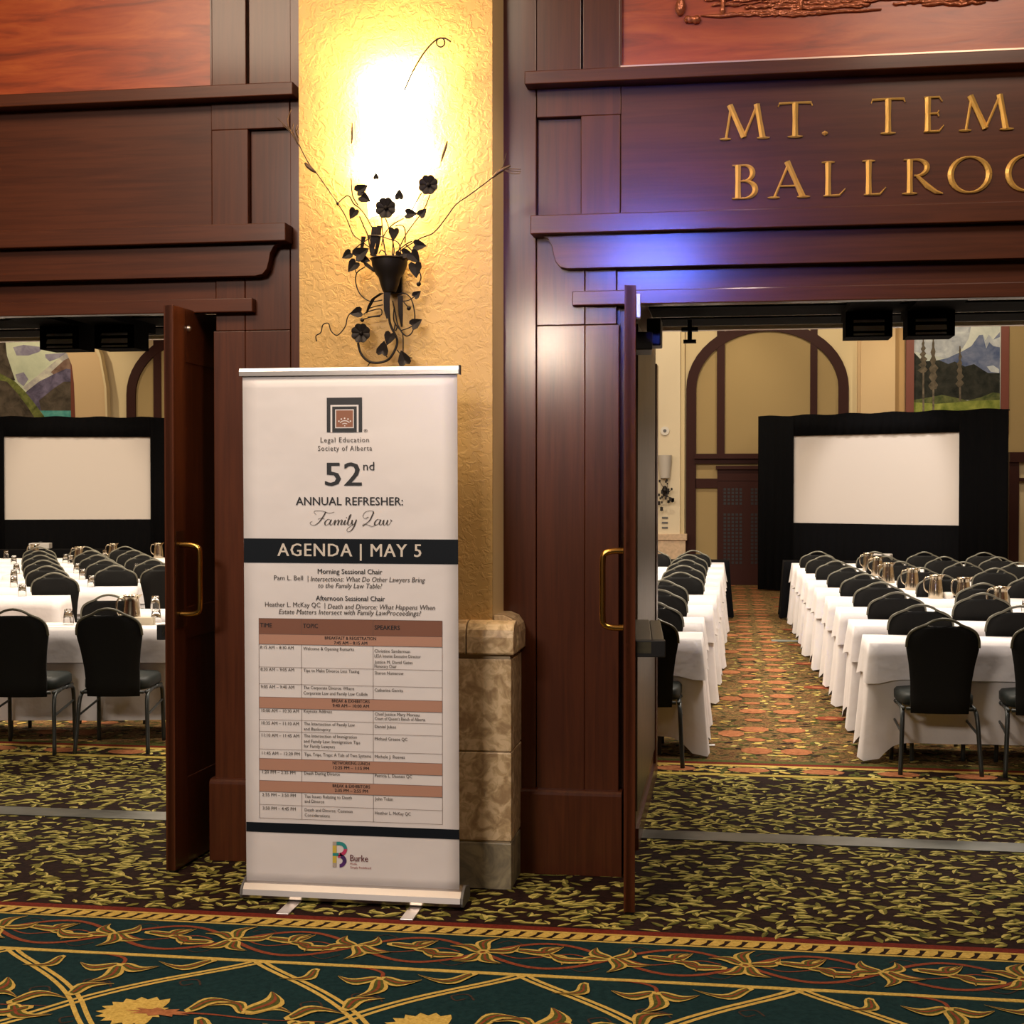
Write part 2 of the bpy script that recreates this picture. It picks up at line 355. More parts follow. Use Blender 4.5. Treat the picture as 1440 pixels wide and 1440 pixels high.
# leaf-strewn carpet of the doorway zone
lf=MB(); rnd=random.Random(3)
for i in range(8600):
    x=rnd.uniform(-5.2,2.3); y=rnd.uniform(5.42,8.40)
    a=rnd.gauss(.25,.75); ln=rnd.uniform(.05,.095); wd=rnd.uniform(.020,.036)
    if rnd.random()<.12: wd=ln*.6; ln*=.8
    ca,sa=cos(a),sin(a); z=.0015+.0012*rnd.random()
    up=[(-.5,0),(-.2,.42),(.15,.5),(.5,0)]; dn=[(.5,0),(.2,-.45),(-.2,-.38),(-.5,0)]
    for half,m in ((up,0 if rnd.random()<.75 else 1),(dn,1 if rnd.random()<.85 else 2)):
        lf.add([(x+ca*u*ln-sa*v*wd, y+sa*u*ln+ca*v*wd, z) for u,v in half],[(0,1,2,3)],m)
lf.build('carpet_leaves',[M['c_leafb'],M['c_leafa'],M['c_olive']],floor,kind='stuff')
# ballroom border and field
strip(8.40,8.46,M['c_yel'],'carpet_stripe',-12,6,.0022); strip(8.46,8.68,M['c_brown'],'carpet_stripe',-12,6,.0018)
strip(8.68,8.735,M['c_gold'],'carpet_stripe',-12,6,.0022); strip(8.735,8.80,M['c_red'],'carpet_stripe',-12,6,.0026)
strip(8.80,8.87,M['c_olive'],'carpet_stripe',-12,6,.0022)
strip(8.87,24.6,M['c_ball'],'carpet_field',-15.9,5.9)
bf=MB(); rnd=random.Random(5)
for i in range(7500):
    x=rnd.uniform(-6,2.4); y=rnd.uniform(8.47,8.67) if i<900 else rnd.uniform(8.88,17)
    ln=rnd.uniform(.04,.10); wd=rnd.uniform(.02,.045); a=rnd.uniform(0,3.14)
    bf.disc((x,y),ln/2,wd/2,6,.0030+.0006*rnd.random(),rnd.choice((0,1,1,2,3)),a)
for i in range(-14,8): bf.disc((.12+i*.435,8.57),.125,.075,12,.0042,4)
bf.build('carpet_mottled_motif',[M['c_leafb'],M['c_olive'],M['c_gold'],M['c_brown'],M['c_or']],floor,kind='stuff')
of=MB()
def medal(x,y,rx,ry,m=0):
    n=20; vs=[(x+rx*(1+.10*(i%2))*cos(2*pi*i/n), y+ry*(1+.10*(i%2))*sin(2*pi*i/n), .0045) for i in range(n)]
    of.add(vs,[tuple(range(n))],m); of.disc((x,y),rx*.45,ry*.45,8,.0052,0,1-m if m<2 else 1)
y=9.20; k=0
while y<24:
    for cx in (.30,-2.10,-4.5,-6.9,-9.3,2.7):
        medal(cx-.12,y,.095,.105); medal(cx+.13,y,.095,.105)
        medal(cx-.12,y+.40,.062,.06); medal(cx+.12,y+.40,.062,.06)
        if k%2==0: medal(cx-.28,y+.62,.085,.12)
        else: medal(cx+.44,y+.55,.11,.09,1)
    y+=.60*1.35; k+=1
of.build('carpet_orange_medallion',[M['c_or'],M['c_vine'],M['c_gold']],floor,kind='stuff')
# threshold strip
th=MB(); th.box(-.47,2.3,6.83,7.0,0,.006); th.box(-5.4,-2.3,6.83,7.0,0,.006)
th.build('threshold_strip',simple('worn_metal_threshold',(.10,.10,.085),.34,.6,vary=.4,vscale=5),floor)

# ------------------------------------------------------------------ room shells
MB().box(-16,6,-4,6.15,4.8,4.9).build('ceiling',simple('hall_ceiling_paint',(.45,.36,.26),.8),kind='structure')
MB().box(-16,6,8.4,25,5.6,5.7).build('ceiling',simple('ballroom_ceiling_paint',(.62,.5,.34),.8),kind='structure')
MB().box(-16,6,-4.1,-4,0,4.8).build('wall_back',simple('hall_wall_paint',(.40,.27,.15),.7),kind='structure')
MB().box(-16.1,-16,-4,25,0,5.6).build('wall_left',simple('side_wall_paint',(.40,.29,.16),.7),kind='structure')
MB().box(6,6.1,-4,25,0,5.6).build('wall_right',bpy.data.materials['side_wall_paint'],kind='structure')

# ------------------------------------------------------------------ timber front wall
XC=-1.390   # symmetry axis of the facade
wf=MB()
XR=-.470; XL=-2.316; Yf=6.17
wf.box(XL+.02,XR-.0,Yf+.05,8.35,0,4.8); wf.box(-16,XL+.03,Yf+.05,8.35,2.66,4.8); wf.box(XR-.01,6,Yf+.05,8.35,2.66,4.8)
wf.box(2.3,6,Yf+.05,8.35,0,2.66); wf.box(-16,-5.4,Yf+.05,8.35,0,2.66)
wall=wf.build('wall_front',M['wood_v'],kind='structure')
def board(x0,x1,z0,z1,y0=Yf,y1=Yf+.055,mat='wood_v',name='board',bev=.003):
    return MB().box(x0,x1,y0,y1,z0,z1).build(name,M[mat],wall,bevel=bev)
def both(fn):
    for s in (1,-1): fn(s)
def mx(x,s): return x if s==1 else 2*XC-x
def facade(s):
    def b(x0,x1,z0,z1,**k): board(mx(x0,s),mx(x1,s),z0,z1,**k)
    far = 2.3 if s==1 else 2.6
    b(-1.02,-.835,0,4.8)                         # outer stile beside the column
    b(-.835,-.640,3.49,4.8,y0=Yf+.012)            # strip above upper ledge
    b(-.630,-.470,3.49,4.8)
    b(-.832,-.466,3.303,3.45)                      # top rail over inset
    b(-.832,-.640,2.86,3.303,y0=Yf+.035)           # recessed inset panel
    b(-.638,-.468,2.86,3.303)
    b(-.466,far,2.86,3.45,y0=Yf+.006,mat='wood_h',name='header_board')
    b(-.832,-.622,2.40,2.858,y0=Yf+.004); b(-.620,-.484,2.40,2.858,y0=Yf+.004)
    b(-.482,far,2.54,2.70,y0=Yf+.010,mat='wood_h',name='header_board')
    b(-.832,-.6212,.355,2.398,y0=Yf+.004); b(-.6205,-.472,.355,2.398,y0=Yf+.004)
both(facade)
def ledge(n,x0,z0,z1,dep,s):
    x1 = 2.35 if s==1 else 2.65
    MB().box(mx(x0,s),mx(x1,s),Yf-dep,Yf+.02,z0,z1).build('trim_%d'%n,M['wood_h'],wall,bevel=.004)
for s in (1,-1):
    o=0 if s==1 else 10
    ledge(1+o,-.874,3.425,3.482,.085,s)
    ledge(2+o,-.846,2.780,2.860,.105,s)
    ledge(3+o,-.672,2.478,2.540,.045,s)
    # cornice board with scooped bracket end
    pts=[(-.800,2.780),(-.775,2.765),(-.758,2.735),(-.752,2.700),(-.742,2.665),(-.722,2.643),(-.690,2.636)]
    poly=[(mx(x,s),z) for x,z in pts]+[(mx(2.35,s),2.636),(mx(2.35,s),2.780)]
    MB().prism(poly,Yf-.055,Yf+.01,'y').build('cornice',M['wood_h'],wall,bevel=.002)
    # plinth
    pl=MB(); pl.prism([(Yf-.030,0),(Yf+.06,0),(Yf+.06,.372),(Yf-.006,.372),(Yf-.020,.369),(Yf-.028,.361),(Yf-.030,.350)],mx(-1.0,s),mx(-.455,s),'x')
    pl.build('plinth',M['wood_v'],wall,bevel=.003)
    # jamb behind the pilaster
    MB().box(mx(-.475,s),mx(-.452 if s==1 else -.47,s),Yf+.06,6.55,0,2.55).build('jamb',M['wood_v'],wall)
    # painted relief panel above the upper ledge
    x1 = 2.35 if s==1 else 2.65
    MB().box(mx(-.462,s),mx(x1,s),Yf+.020,Yf+.05,3.49,4.75).build('painted_panel',M['red_panel'],wall)
MB().box(-.462,2.35,Yf-.07,Yf+.02,3.482,3.492).build('panel_fillet',simple('pale_metal_fillet',(.5,.36,.28),.3,.7),wall)
for s in (1,-1): MB().box(mx(-.47,s),mx(-.462,s),Yf+.0,Yf+.05,3.49,4.75).build('panel_fillet',M['wood_v'],wall)
# carved relief at the top right (logs and posts)
rel=MB(); rr=random.Random(11)
def lump(px0,py0,px1,py1,w,dep):
    a=P(px0,py0,Yf); b_=P(px1,py1,Yf); n=9; pts=[]
    for i in range(n+1):
        t=i/n; p=a.lerp(b_,t); pts.append((p.x, Yf+.012, p.z+rr.uniform(-.004,.004)))
    rel.tube(pts,[w*(.7+.4*rr.random())*(.4 if i in (0,n) else 1) for i in range(n+1)],7)
lump(958,-30,956,22,.022,0); lump(962,25,985,26,.018,0); lump(1018,-30,1016,22,.014,0); lump(1000,-6,1030,-4,.012,0); lump(1126,-30,1127,14,.013,0)
for i in range(46):
    x=rr.uniform(985,1230); y=rr.uniform(-6,22 if x<1130 else 12); lump(x,y,x+rr.uniform(25,70),y-rr.uniform(0,5),rr.uniform(.004,.008),0)
for i in range(22):
    x=rr.uniform(1230,1400); y=rr.uniform(-14,5); lump(x,y,x+rr.uniform(25,70),y-rr.uniform(0,5),rr.uniform(.005,.009),0)
lump(985,22,1240,12,.008,0)
rel.build('carved_relief',M['relief'],wall,smooth=True)
# soffit over the deep doorways with partition tracks
for x0,x1 in ((-5.4,-2.30),(-.42,2.3)):
    sf=MB(); sf.box(x0,x1,6.25,8.50,2.64,2.70)
    sf.build('soffit',simple('grey_soffit_gloss',(.70,.66,.58),.24,.75),wall)
    for y0,y1 in ((7.52,7.93),(8.03,8.38)):
        MB().box(x0,x1,y0,y1,2.632,2.642).build('partition_track',M['matt'],wall)
    MB().box(x0,x1,8.50,8.56,2.62,2.70).build('soffit_edge',simple('pale_metal_edge',(.55,.50,.42),.4,.5),wall)
    MB().box(x0,x1,6.20,6.70,2.60,2.642).build('header_return',M['wood_h'],wall)
# reveal of the right doorway: framed panel, base and kick strip
rv=MB(); rv.box(-.44,-.425,6.6,8.35,0,2.64); rv.build('reveal',M['wood_v'],wall)
MB().box(-.428,-.418,6.62,8.2,.18,2.45).build('reveal_panel',simple('worn_olive_reveal',(.055,.034,.018),.38,.2,vary=.3),wall,bevel=.003)
MB().box(-.425,-.412,6.62,8.34,0,.10).build('reveal_base',M['wood_h'],wall)
MB().box(-.425,-.410,8.20,8.36,.0,2.40).build('reveal_stile',M['wood_v'],wall,bevel=.003)

# ------------------------------------------------------------------ plaster column with stone base
colr=empty('column',(-1.414,5.95,0),kind='structure')
CX0,CX1,CY=-1.838,-.992,5.955
MB().box(CX0,CX1,CY,6.20,.9,4.8).build('plaster_face',M['plaster'],colr)
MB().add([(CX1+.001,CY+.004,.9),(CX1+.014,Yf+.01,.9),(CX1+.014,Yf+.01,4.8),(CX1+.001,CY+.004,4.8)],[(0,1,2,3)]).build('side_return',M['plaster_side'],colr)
SX0,SX1,SY=-1.930,-.899,5.876
g=.006
def stoneblk(x0,x1,z0,z1,mat='stone',front=True):
    MB().box(x0,x1,SY,SY+.05,z0,z1).build('stone_block',M[mat],colr,bevel=.004)
core=MB(); core.box(SX0+.006,SX1-.006,SY+.008,Yf+.03,0,1.0); core.build('stone_core',M['grout'],colr)
xs=[SX0,SX0+.26,-1.38+.01,-1.14+.0,SX1]
xs=[SX0,-1.46,SX1]
for (z0,z1,mt) in ((0,.197,'stone_dark'),(.205,.578,'stone'),(.584,.972,'stone')):
    for i in range(2): stoneblk(xs[i]+(g/2 if i else 0),xs[i+1]-(.0 if i else g/2),z0,z1,mt)
    for s_,xx in ((1,SX1),(-1,SX0)):
        MB().box(xx-(.05 if s_==1 else 0),xx+(0 if s_==1 else .05),SY+.054,Yf+.0,z0,z1).build('stone_block',M[mt],colr,bevel=.004)
# bullnose cap
prof=[(SY-.012,.992),(SY-.016,1.0),(SY-.016,1.065),(SY-.010,1.095),(SY+.010,1.118),(SY+.040,1.128),(SY+.079,1.130),(SY+.079,.992)]
for x0,x1 in ((SX0-.012,-1.555),(-1.550,-1.092),(-1.087,SX1+.012)):
    MB().prism(prof,x0,x1,'x').build('cap_stone',M['stone'],colr,bevel=.003)
for xx,s_ in ((SX1,1),(SX0,-1)):
    pr=[(xx+s_*.014,.992),(xx+s_*.018,1.0),(xx+s_*.018,1.075),(xx+s_*.012,1.105),(xx-s_*.010,1.135),(xx-s_*.045,1.150),(xx-s_*.088,1.150),(xx-s_*.088,.992)]
    MB().prism(pr,SY+.08,Yf-.001,'y').build('cap_stone',M['stone'],colr,bevel=.003)

# ------------------------------------------------------------------ doors
def leaf(dn, near, hinge, th, side, label):
    """open leaf; side = +1: outer face looks to +x (pull handle there)"""
    d=empty('door_%d'%dn,(hinge[0],hinge[1],0),kind='structure')
    n=Vector((near[0],near[1],0)); h=Vector((hinge[0],hinge[1],0)); u=(n-h); ln=u.length; ang=atan2(u.y,u.x)
    R=Matrix.Translation(h)@Matrix.Rotation(ang,4,'Z')
    def put(mb,name,mat,**k):
        mb.v=[tuple(R@Vector(v)) for v in mb.v]; return mb.build(name,mat,d,**k)
    # local: x along leaf from hinge, y thickness, z up. outer face direction in local y:
    outer = Vector((side,0,0)); ly=(Matrix.Rotation(ang,4,'Z')@Vector((0,1,0))); o=1 if ly.dot(outer)>0 else -1
    t=th/2; Z0,Z1=.012,2.487
    put(MB().box(0,ln,-t*.8,t*.8,Z0,Z1),'door_leaf',M['wood_v'],bevel=.002)
    put(MB().box(0,.13,-t,t,Z0,Z1),'stile',M['wood_v'],bevel=.002); put(MB().box(ln-.13,ln,-t,t,Z0,Z1),'stile',M['wood_v'],bevel=.002)
    for z0,z1 in ((Z0,.40),(Z1-.24,Z1)): put(MB().box(.13,ln-.13,-t,t,z0,z1),'rail',M['wood_h'],bevel=.002)
    put(MB().box(.13,ln-.13,-t,t,1.02,1.16),'rail',M['wood_h'],bevel=.002)
    # brass pull
    hx=ln-.055; y0=o*t; pr=.095 if dn==1 else .085
    zt,zb=(1.440,1.135)
    pts=smoothpts([(hx,y0-o*.004,zt),(hx,y0+o*pr*.55,zt),(hx,y0+o*pr*.92,zt-.012),(hx,y0+o*pr,zt-.045),(hx,y0+o*pr,(zt+zb)/2),(hx,y0+o*pr,zb+.045),(hx,y0+o*pr*.92,zb+.012),(hx,y0+o*pr*.55,zb),(hx,y0-o*.004,zb)],4)
    put(MB().tube(pts,.0125,10),'pull_handle',M['brass'],smooth=True)
    put(MB().box(hx-.04,hx+.04,y0,y0+o*.003,zb-.06,zt+.06),'pull_plate',simple('dark_bronze_plate',(.06,.025,.010),.3,.6),bevel=.001)
    # panic bar on the inner face
    yi=-o*t; e=-o
    q=1.0 if dn==2 else .42
    put(MB().box(.06,ln-.02,yi,yi+e*.065*q,1.035,1.085),'panic_bar',M['barm'],bevel=.003)
    put(MB().box(.06,ln-.06,yi+e*.067*q,yi+e*.115*q,1.030,1.082),'push_pad',M['barm'],bevel=.003)
    put(MB().box(ln-.075,ln-.02,yi,yi+e*.118*q,1.022,1.088),'bar_end_cap',M['black'],bevel=.003)
    if dn==2: put(MB().box(ln-.06,ln-.012,yi,yi+e*.018,2.36,2.455),'latch_strike',M['alu'],bevel=.002)
    put(MB().box(.04,.30,yi,yi+e*.075,2.30,2.38),'door_closer',M['black'],bevel=.006)
    if dn==1: put(MB().ball((ln-.15,y0+o*.004,2.40),.014),'bolt_head',M['alu'],smooth=True)
    put(MB().box(ln-.05,ln-.01,-.012,.012,-.0,.014),'floor_seal',M['black'])
    return d
leaf(1,(-2.415,5.91),(-2.372,6.80),.044,1,'')
leaf(2,(-.385,5.600),(-.452,6.60),.045,-1,'')

# ------------------------------------------------------------------ louvred boxes hanging under the soffit
def louvre_box(cx, lab, i):
    e=empty('louvred_ceiling_box',(cx,7.65,2.53),lab,'vent',None)
    yf=7.56; w=.118
    MB().box(cx-w,cx+w,yf,7.86,2.576,2.640).build('housing',M['matt'],e); MB().box(cx-w,cx+w,7.12,yf-.001,2.600,2.641).build('mount_plate',M['matt'],e)
    f=MB(); f.box(cx-w,cx-w+.04,yf,yf+.2,2.47,2.576); f.box(cx+w-.04,cx+w,yf,yf+.2,2.47,2.576); f.box(cx-w+.04,cx+w-.04,yf,yf+.2,2.566,2.576); f.box(cx-w+.04,cx+w-.04,yf,yf+.2,2.47,2.474); f.box(cx-w+.04,cx+w-.04,yf+.1,yf+.2,2.474,2.566)
    f.build('louvre_frame',M['matt'],e)
    for z,hh in ((2.484,.012),(2.514,.026),(2.552,.014)):
        MB().prism([(yf-.004,z-hh/2),(yf+.010,z-hh/2),(yf+.016,z+hh/2),(yf+.010,z+hh/2)],cx-w+.04,cx+w-.04,'x').build('slat',M['slat'],e)
def bx_x(px): return P(px,470,7.6).x
for i,(px,l) in enumerate(((88,'black louvred ceiling box over left doorway, left of its pair'),(165,'black louvred ceiling box over left doorway, nearer the open door'),(1221,'black louvred ceiling box over right doorway, left of its pair'),(1308,'black louvred ceiling box over right doorway, in front of the mountain painting'))):
    louvre_box(bx_x(px),l,i)
cb=P(970,470,7.9)
e=empty('ceiling_roller_bracket',(cb.x,7.9,cb.z-.03),'small black roller bracket hanging from the doorway soffit beside the arch','bracket')
MB().box(cb.x-.012,cb.x+.012,7.88,7.92,cb.z-.035,2.612).build('stem',M['black'],e)
MB().tube([(cb.x-.035,7.9,cb.z-.04),(cb.x+.035,7.9,cb.z-.04)],.011,8).build('roller',M['black'],e)
MB().box(cb.x-.045,cb.x+.045,7.87,7.93,cb.z+.015,cb.z+.035).build('cross_plate',M['black'],e)
cl=P(922,470,6.72)
MB().box(cl.x-.035,cl.x+.030,6.6,6.76,cl.z-.065,cl.z+.062).build('door_operator',M['black'],wall,bevel=.006)

# ------------------------------------------------------------------ gilded sign letters
sign=empty('ballroom_sign',(.5,Yf,2.92),'raised gold serif letters reading MT. TEMPLE BALLROOM on the dark header','sign')
def ridge(mb, pts, ws, hb=.008, hr=.017, cap=True):
    n=len(pts); vs=[]; yb=Yf+.006
    for i,p in enumerate(pts):
        a=pts[max(0,i-1)]; b_=pts[min(n-1,i+1)]; dx,dz=b_[0]-a[0],b_[1]-a[1]; l=sqrt(dx*dx+dz*dz) or 1; w=ws[i]/2
        nx,nz=-dz/l*w,dx/l*w; hh=hb+(hr-hb)*min(1,ws[i]/.02)
        vs += [(p[0]+nx,yb,p[1]+nz),(p[0]+nx,yb-hb,p[1]+nz),(p[0],yb-hh,p[1]),(p[0]-nx,yb-hb,p[1]-nz),(p[0]-nx,yb,p[1]-nz)]
    fs=[]
    for i in range(n-1):
        for k in range(4): fs.append((5*i+k,5*i+k+1,5*i+k+6,5*i+k+5))
    fs += [(0,1,2,3,4),tuple(5*(n-1)+k for k in (4,3,2,1,0))]
    mb.add(vs,fs)
TH,TN=.165,.075   # thick / thin stroke, relative to cap height
def glyph(ch):
    """list of (points, widths) in cap-height units"""
    def serif(x,z,w=.16,t=.05): return ([(x-w,z),(x-w*.4,z),(x+w*.4,z),(x+w,z)],[.03,t+.02,t+.02,.03])
    def line(a,b,w): return ([a,((a[0]+b[0])/2,(a[1]+b[1])/2),b],[w*1.08,w*.94,w*1.08])
    def arc(cx,cz,rx,rz,a0,a1,thin,thick,n=16):
        pts=[];ws=[]
        for i in range(n+1):
            a=radians(a0+(a1-a0)*i/n); pts.append((cx+rx*cos(a),cz+rz*sin(a))); ws.append(thin+(thick-thin)*abs(cos(a))**1.3)
        return pts,ws
    if ch=='M': return 1.36,[line((.20,.03),(.34,.97),TN),line((.30,.97),(.68,.06),TH),line((.68,.06),(1.04,.97),TN),line((1.02,.97),(1.18,.03),TH),serif(.18,.025,.15),serif(1.20,.025,.17)]
    if ch=='T': return .86,[line((.43,.03),(.43,.96),TH),([(.02,.86),(.05,.955),(.43,.965),(.81,.955),(.84,.86)],[.03,.075,.06,.075,.03]),serif(.43,.025,.18)]
    if ch=='.': return .2,[([(.03,.09),(.10,.09),(.17,.09)],[.04,.15,.04])]
    if ch=='E': return .66,[line((.20,.03),(.20,.97),TH),([(.10,.965),(.5,.965),(.58,.84)],[.05,.06,.03]),([(.2,.52),(.45,.52),(.49,.60)],[.05,.06,.04]),([(.49,.44),(.46,.52)],[.04,.04]),([(.10,.03),(.50,.035),(.62,.19)],[.05,.07,.03])]
    if ch=='P': return .70,[line((.20,.03),(.20,.97),TH),serif(.20,.025,.17),arc(.34,.72,.26,.245,100,-100,.05,TH),([(.06,.965),(.32,.965)],[.04,.05])]
    if ch=='L': return .70,[line((.20,.03),(.20,.97),TH),serif(.20,.97,.17),([(.08,.03),(.50,.035),(.66,.22)],[.05,.075,.03])]
    if ch=='B': return .74,[line((.20,.03),(.20,.97),TH),arc(.36,.745,.22,.22,100,-100,.05,TH),arc(.36,.275,.29,.245,100,-100,.05,TH*1.05),([(.05,.965),(.34,.965)],[.04,.05]),([(.05,.03),(.34,.03)],[.04,.05]),([(.2,.52),(.36,.52)],[.04,.04])]
    if ch=='A': return 1.02,[line((.16,.03),(.52,1.0),TN),line((.47,1.03),(.86,.03),TH),serif(.14,.025,.15),serif(.88,.025,.16),([(.28,.34),(.70,.34)],[.05,.06])]
    if ch=='R': return .92,[line((.20,.03),(.20,.97),TH),serif(.20,.025,.17),arc(.34,.74,.25,.225,100,-100,.05,TH),([(.06,.965),(.32,.965)],[.04,.05]),([(.36,.52),(.6,.22),(.80,.05),(.95,.0)],[.08,TH*.95,TH*.7,.03])]
    if ch=='O': return 1.08,[arc(.54,.5,.46,.49,0,360,.055,TH*1.1,28)]
SP=[('M',1010.5,1082,195,140),('T',1093,1143.5,188,136),('.',1154,1166,188,0),('T',1224,1274,184,129),('E',1294,1329.5,182,126),('M',1347,1425,180,123),
    ('P',1447,1483,178,120),('L',1500,1536,176,118),('E',1553,1588,175,116),
    ('B',1027,1067,278,223),('A',1080,1138,275.5,218),('L',1154,1191,273,218),('L',1211,1248,272,216),('R',1267,1324,270.5,215),('O',1332,1395.5,269,211),('O',1413,1476,266,206),('M',1496,1580,264,203)]
for ch,xa,xb,yb,yt in SP:
    a=P(xa,yb,Yf); b_=P(xb,yb,Yf); w,strokes=glyph(ch); hz = .152 if yb<200 else .150
    z0 = 3.176 if yb<200 else 2.921
    kx=(b_.x-a.x)/w; mb=MB()
    for pts,ws in strokes: ridge(mb,[(a.x+p[0]*kx,z0+p[1]*hz) for p in pts],[q*hz*.92 for q in ws])
    mb.build('letter',M['gold'],sign)

# ------------------------------------------------------------------ roll-up banner
BY=5.59
ban=empty('rollup_banner',(-1.51,BY,0),'tall white roll-up banner with a conference agenda in front of the plaster column','banner')
sheet=MB()
bl,br=-1.957,-1.066; zb,zt=.062,2.150
nx_,nz_=14,40; vs=[]
for j in range(nz_+1):
    for i in range(nx_+1):
        u=i/nx_; v=j/nz_; xx=bl+(br-bl)*u-(.010*(v) if u==0 else 0)
        vs.append((bl-.010*v+(br-.008*v-bl+.010*v)*u, BY, zb+(zt-zb)*v))
sheet.add(vs,[(j*(nx_+1)+i,j*(nx_+1)+i+1,(j+1)*(nx_+1)+i+1,(j+1)*(nx_+1)+i) for j in range(nz_) for i in range(nx_)])
sh=sheet.build('banner_sheet',M['banner'],ban,smooth=True)
sm=sh.modifiers.new('thick','SOLIDIFY'); sm.thickness=.0012; sm.offset=1
MB().prism([(BY-.012,2.146),(BY+.010,2.146),(BY+.012,2.170),(BY+.004,2.180),(BY-.008,2.178),(BY-.013,2.165)],-1.978,-1.066,'x').build('top_rail',M['alu'],ban,bevel=.001)
MB().box(-1.066,-1.060,BY-.014,BY+.013,2.144,2.181).build('rail_end_cap',M['black'],ban)
cs=[(BY-.075,.018),(BY-.080,.030),(BY-.074,.052),(BY-.050,.072),(BY-.018,.085),(BY-.004,.088),(BY-.004,.080),(BY+.012,.080),(BY+.06,.070),(BY+.085,.045),(BY+.085,.018),(BY+.07,.010),(BY-.06,.010)]
cs=[(y+.035,z) for y,z in cs]
MB().prism(cs,-1.962,-1.054,'x').build('base_cassette',M['alu'],ban,bevel=.002)
for x0,x1 in ((-1.054,-1.044),(-1.972,-1.962)): MB().prism([(y,z) for y,z in cs],x0,x1,'x').build('cassette_end_cap',M['grey'],ban,bevel=.002)
for px in (414,584):
    c=P(px,1268,BY-.04); MB().box(c.x-.026,c.x+.026,BY-.20,BY+.12,0,.010).build('swivel_foot',M['alu'],ban,bevel=.002)
MB().tube([(-1.51,BY+.03,.05),(-1.51,BY+.03,2.16)],.010,8).build('support_pole',M['alu'],ban)
BYt=BY-.0016
def bp(px,py): p=P(px,py,BY); return p.x,p.z
def quadp(mb,pxs, y=BYt, m=0):
    mb.add([(bp(*q)[0],y,bp(*q)[1]) for q in pxs],[tuple(range(len(pxs)))],m)
def rect(mb,x0,x1,z0,z1,y=BYt,m=0): mb.add([(x0,y,z0),(x1,y,z0),(x1,y,z1),(x0,y,z1)],[(0,1,2,3)],m)
# coloured bands
za,zb_=bp(345,757)[1],bp(345,791)[1]
mb=MB(); rect(mb,bl-.006,br-.004,zb_,za); mb.build('title_band',M['bluecoal'],sh)
zc,zd=bp(346,1155.5)[1],bp(346,1169)[1]
mb=MB(); rect(mb,bl,br,zd,zc); mb.build('lower_band',M['bluecoal'],sh)
def tz(py): return bp(364,py)[1]
tx0,tx1,tx2,tx3=bp(364.3,900)[0],bp(424,900)[0],bp(524.8,900)[0],bp(622,900)[0]
mb=MB(); rect(mb,tx0,tx3,tz(891.3),tz(869.3)); mb.build('table_header_band',M['brown1'],sh)
bands=[(891.3,905.5),(979.7,995.4),(1066,1082.4),(1097,1112.5)]
mb=MB()
for a,b_ in bands: rect(mb,tx0,tx3,tz(b_),tz(a))
mb.build('table_break_band',M['pink1'],sh)
rows=[869.3,891.3,905.5,937.6,961.3,979.7,995.4,1011.5,1028,1052.9,1066,1082.4,1097,1112.5,1130.8,1149.8]
mb=MB(); lw=.0013; yl=BYt-.0006
for y in rows: rect(mb,tx0-lw/2,tx3+lw/2,tz(y)-lw/2,tz(y)+lw/2,yl)
for xx in (tx0,tx3): rect(mb,xx-lw/2,xx+lw/2,tz(1149.8),tz(869.3),yl)
segs=[(869.3,891.3),(905.5,979.7),(995.4,1066),(1082.4,1097),(1112.5,1149.8)]
for xx in (tx1,tx2):
    for a,b_ in segs: rect(mb,xx-lw/2,xx+lw/2,tz(b_),tz(a),yl)
mb.build('table_rules',M['line'],sh)
# lettering
_cache={}
def text_mesh(s, shear=0, bold=0, space=1.0):
    cu=bpy.data.curves.new('t','FONT'); cu.body=s; cu.size=1; cu.shear=shear; cu.offset=bold; cu.space_character=space; cu.resolution_u=2
    ob=bpy.data.objects.new('t',cu); COL.objects.link(ob)
    dg=bpy.context.evaluated_depsgraph_get(); me=bpy.data.meshes.new_from_object(ob.evaluated_get(dg))
    v=[tuple(q.co) for q in me.vertices]; f=[tuple(p.vertices) for p in me.polygons]
    bpy.data.objects.remove(ob); bpy.data.curves.remove(cu); bpy.data.meshes.remove(me)
    return v,f
CAPH=text_mesh('H'); CAPH=max(q[1] for q in CAPH[0])
def text(mb, s, xl, xr, yb, cap, shear=0, bold=0, m=0, space=1.0):
    """baseline at pixel yb (middle of the run), extents xl..xr, cap height in pixels at the banner"""
    v,f=text_mesh(s,shear,0,space); x0=min(q[0] for q in v); x1=max(q[0] for q in v)
    X0_,Z0_=bp(xl,yb); X1_,_=bp(xr,yb); Z0_=bp((xl+xr)/2,yb)[1]; capm=cap*.00289
    kx=(X1_-X0_)/(x1-x0); kz=capm/CAPH
    tm=MB()
    for bo in ((0,) if not bold else (-bold*.9,0,bold*.9)): tm.add([(X0_+(q[0]-x0+bo)*kx, BYt-.0009-.0001*(bo>0)+.0001*(bo<0), Z0_+q[1]*kz) for q in v], f)
    tm.build('printed_line',mb[m],sh,kind='stuff')
hd=[M['ink'],M['ink_text']]
text(hd,'Legal Education',451,519,622,7,m=1,space=1.15); text(hd,'Society of Alberta',447.3,523.2,633.8,7,m=1,space=1.15)
text(hd,'52',457.6,508.3,682.8,32,bold=.012); text(hd,'nd',511,526.4,661.2,11.5,bold=.005)
text(hd,'ANNUAL REFRESHER:',416.4,566.7,710.3,11.2,bold=.012)
ag=[M['ink_band_text']]; text(ag,'AGENDA | MAY 5',390.7,592.4,782.4,17.5,bold=.018,space=1.1)
ch_=[M['ink'],M['ink_text']]
text(ch_,'Morning Sessional Chair',447,537.6,807,6.8,bold=.014); text(ch_,'Pam L. Bell  |',385.6,433.6,815.8,6.6,m=1)
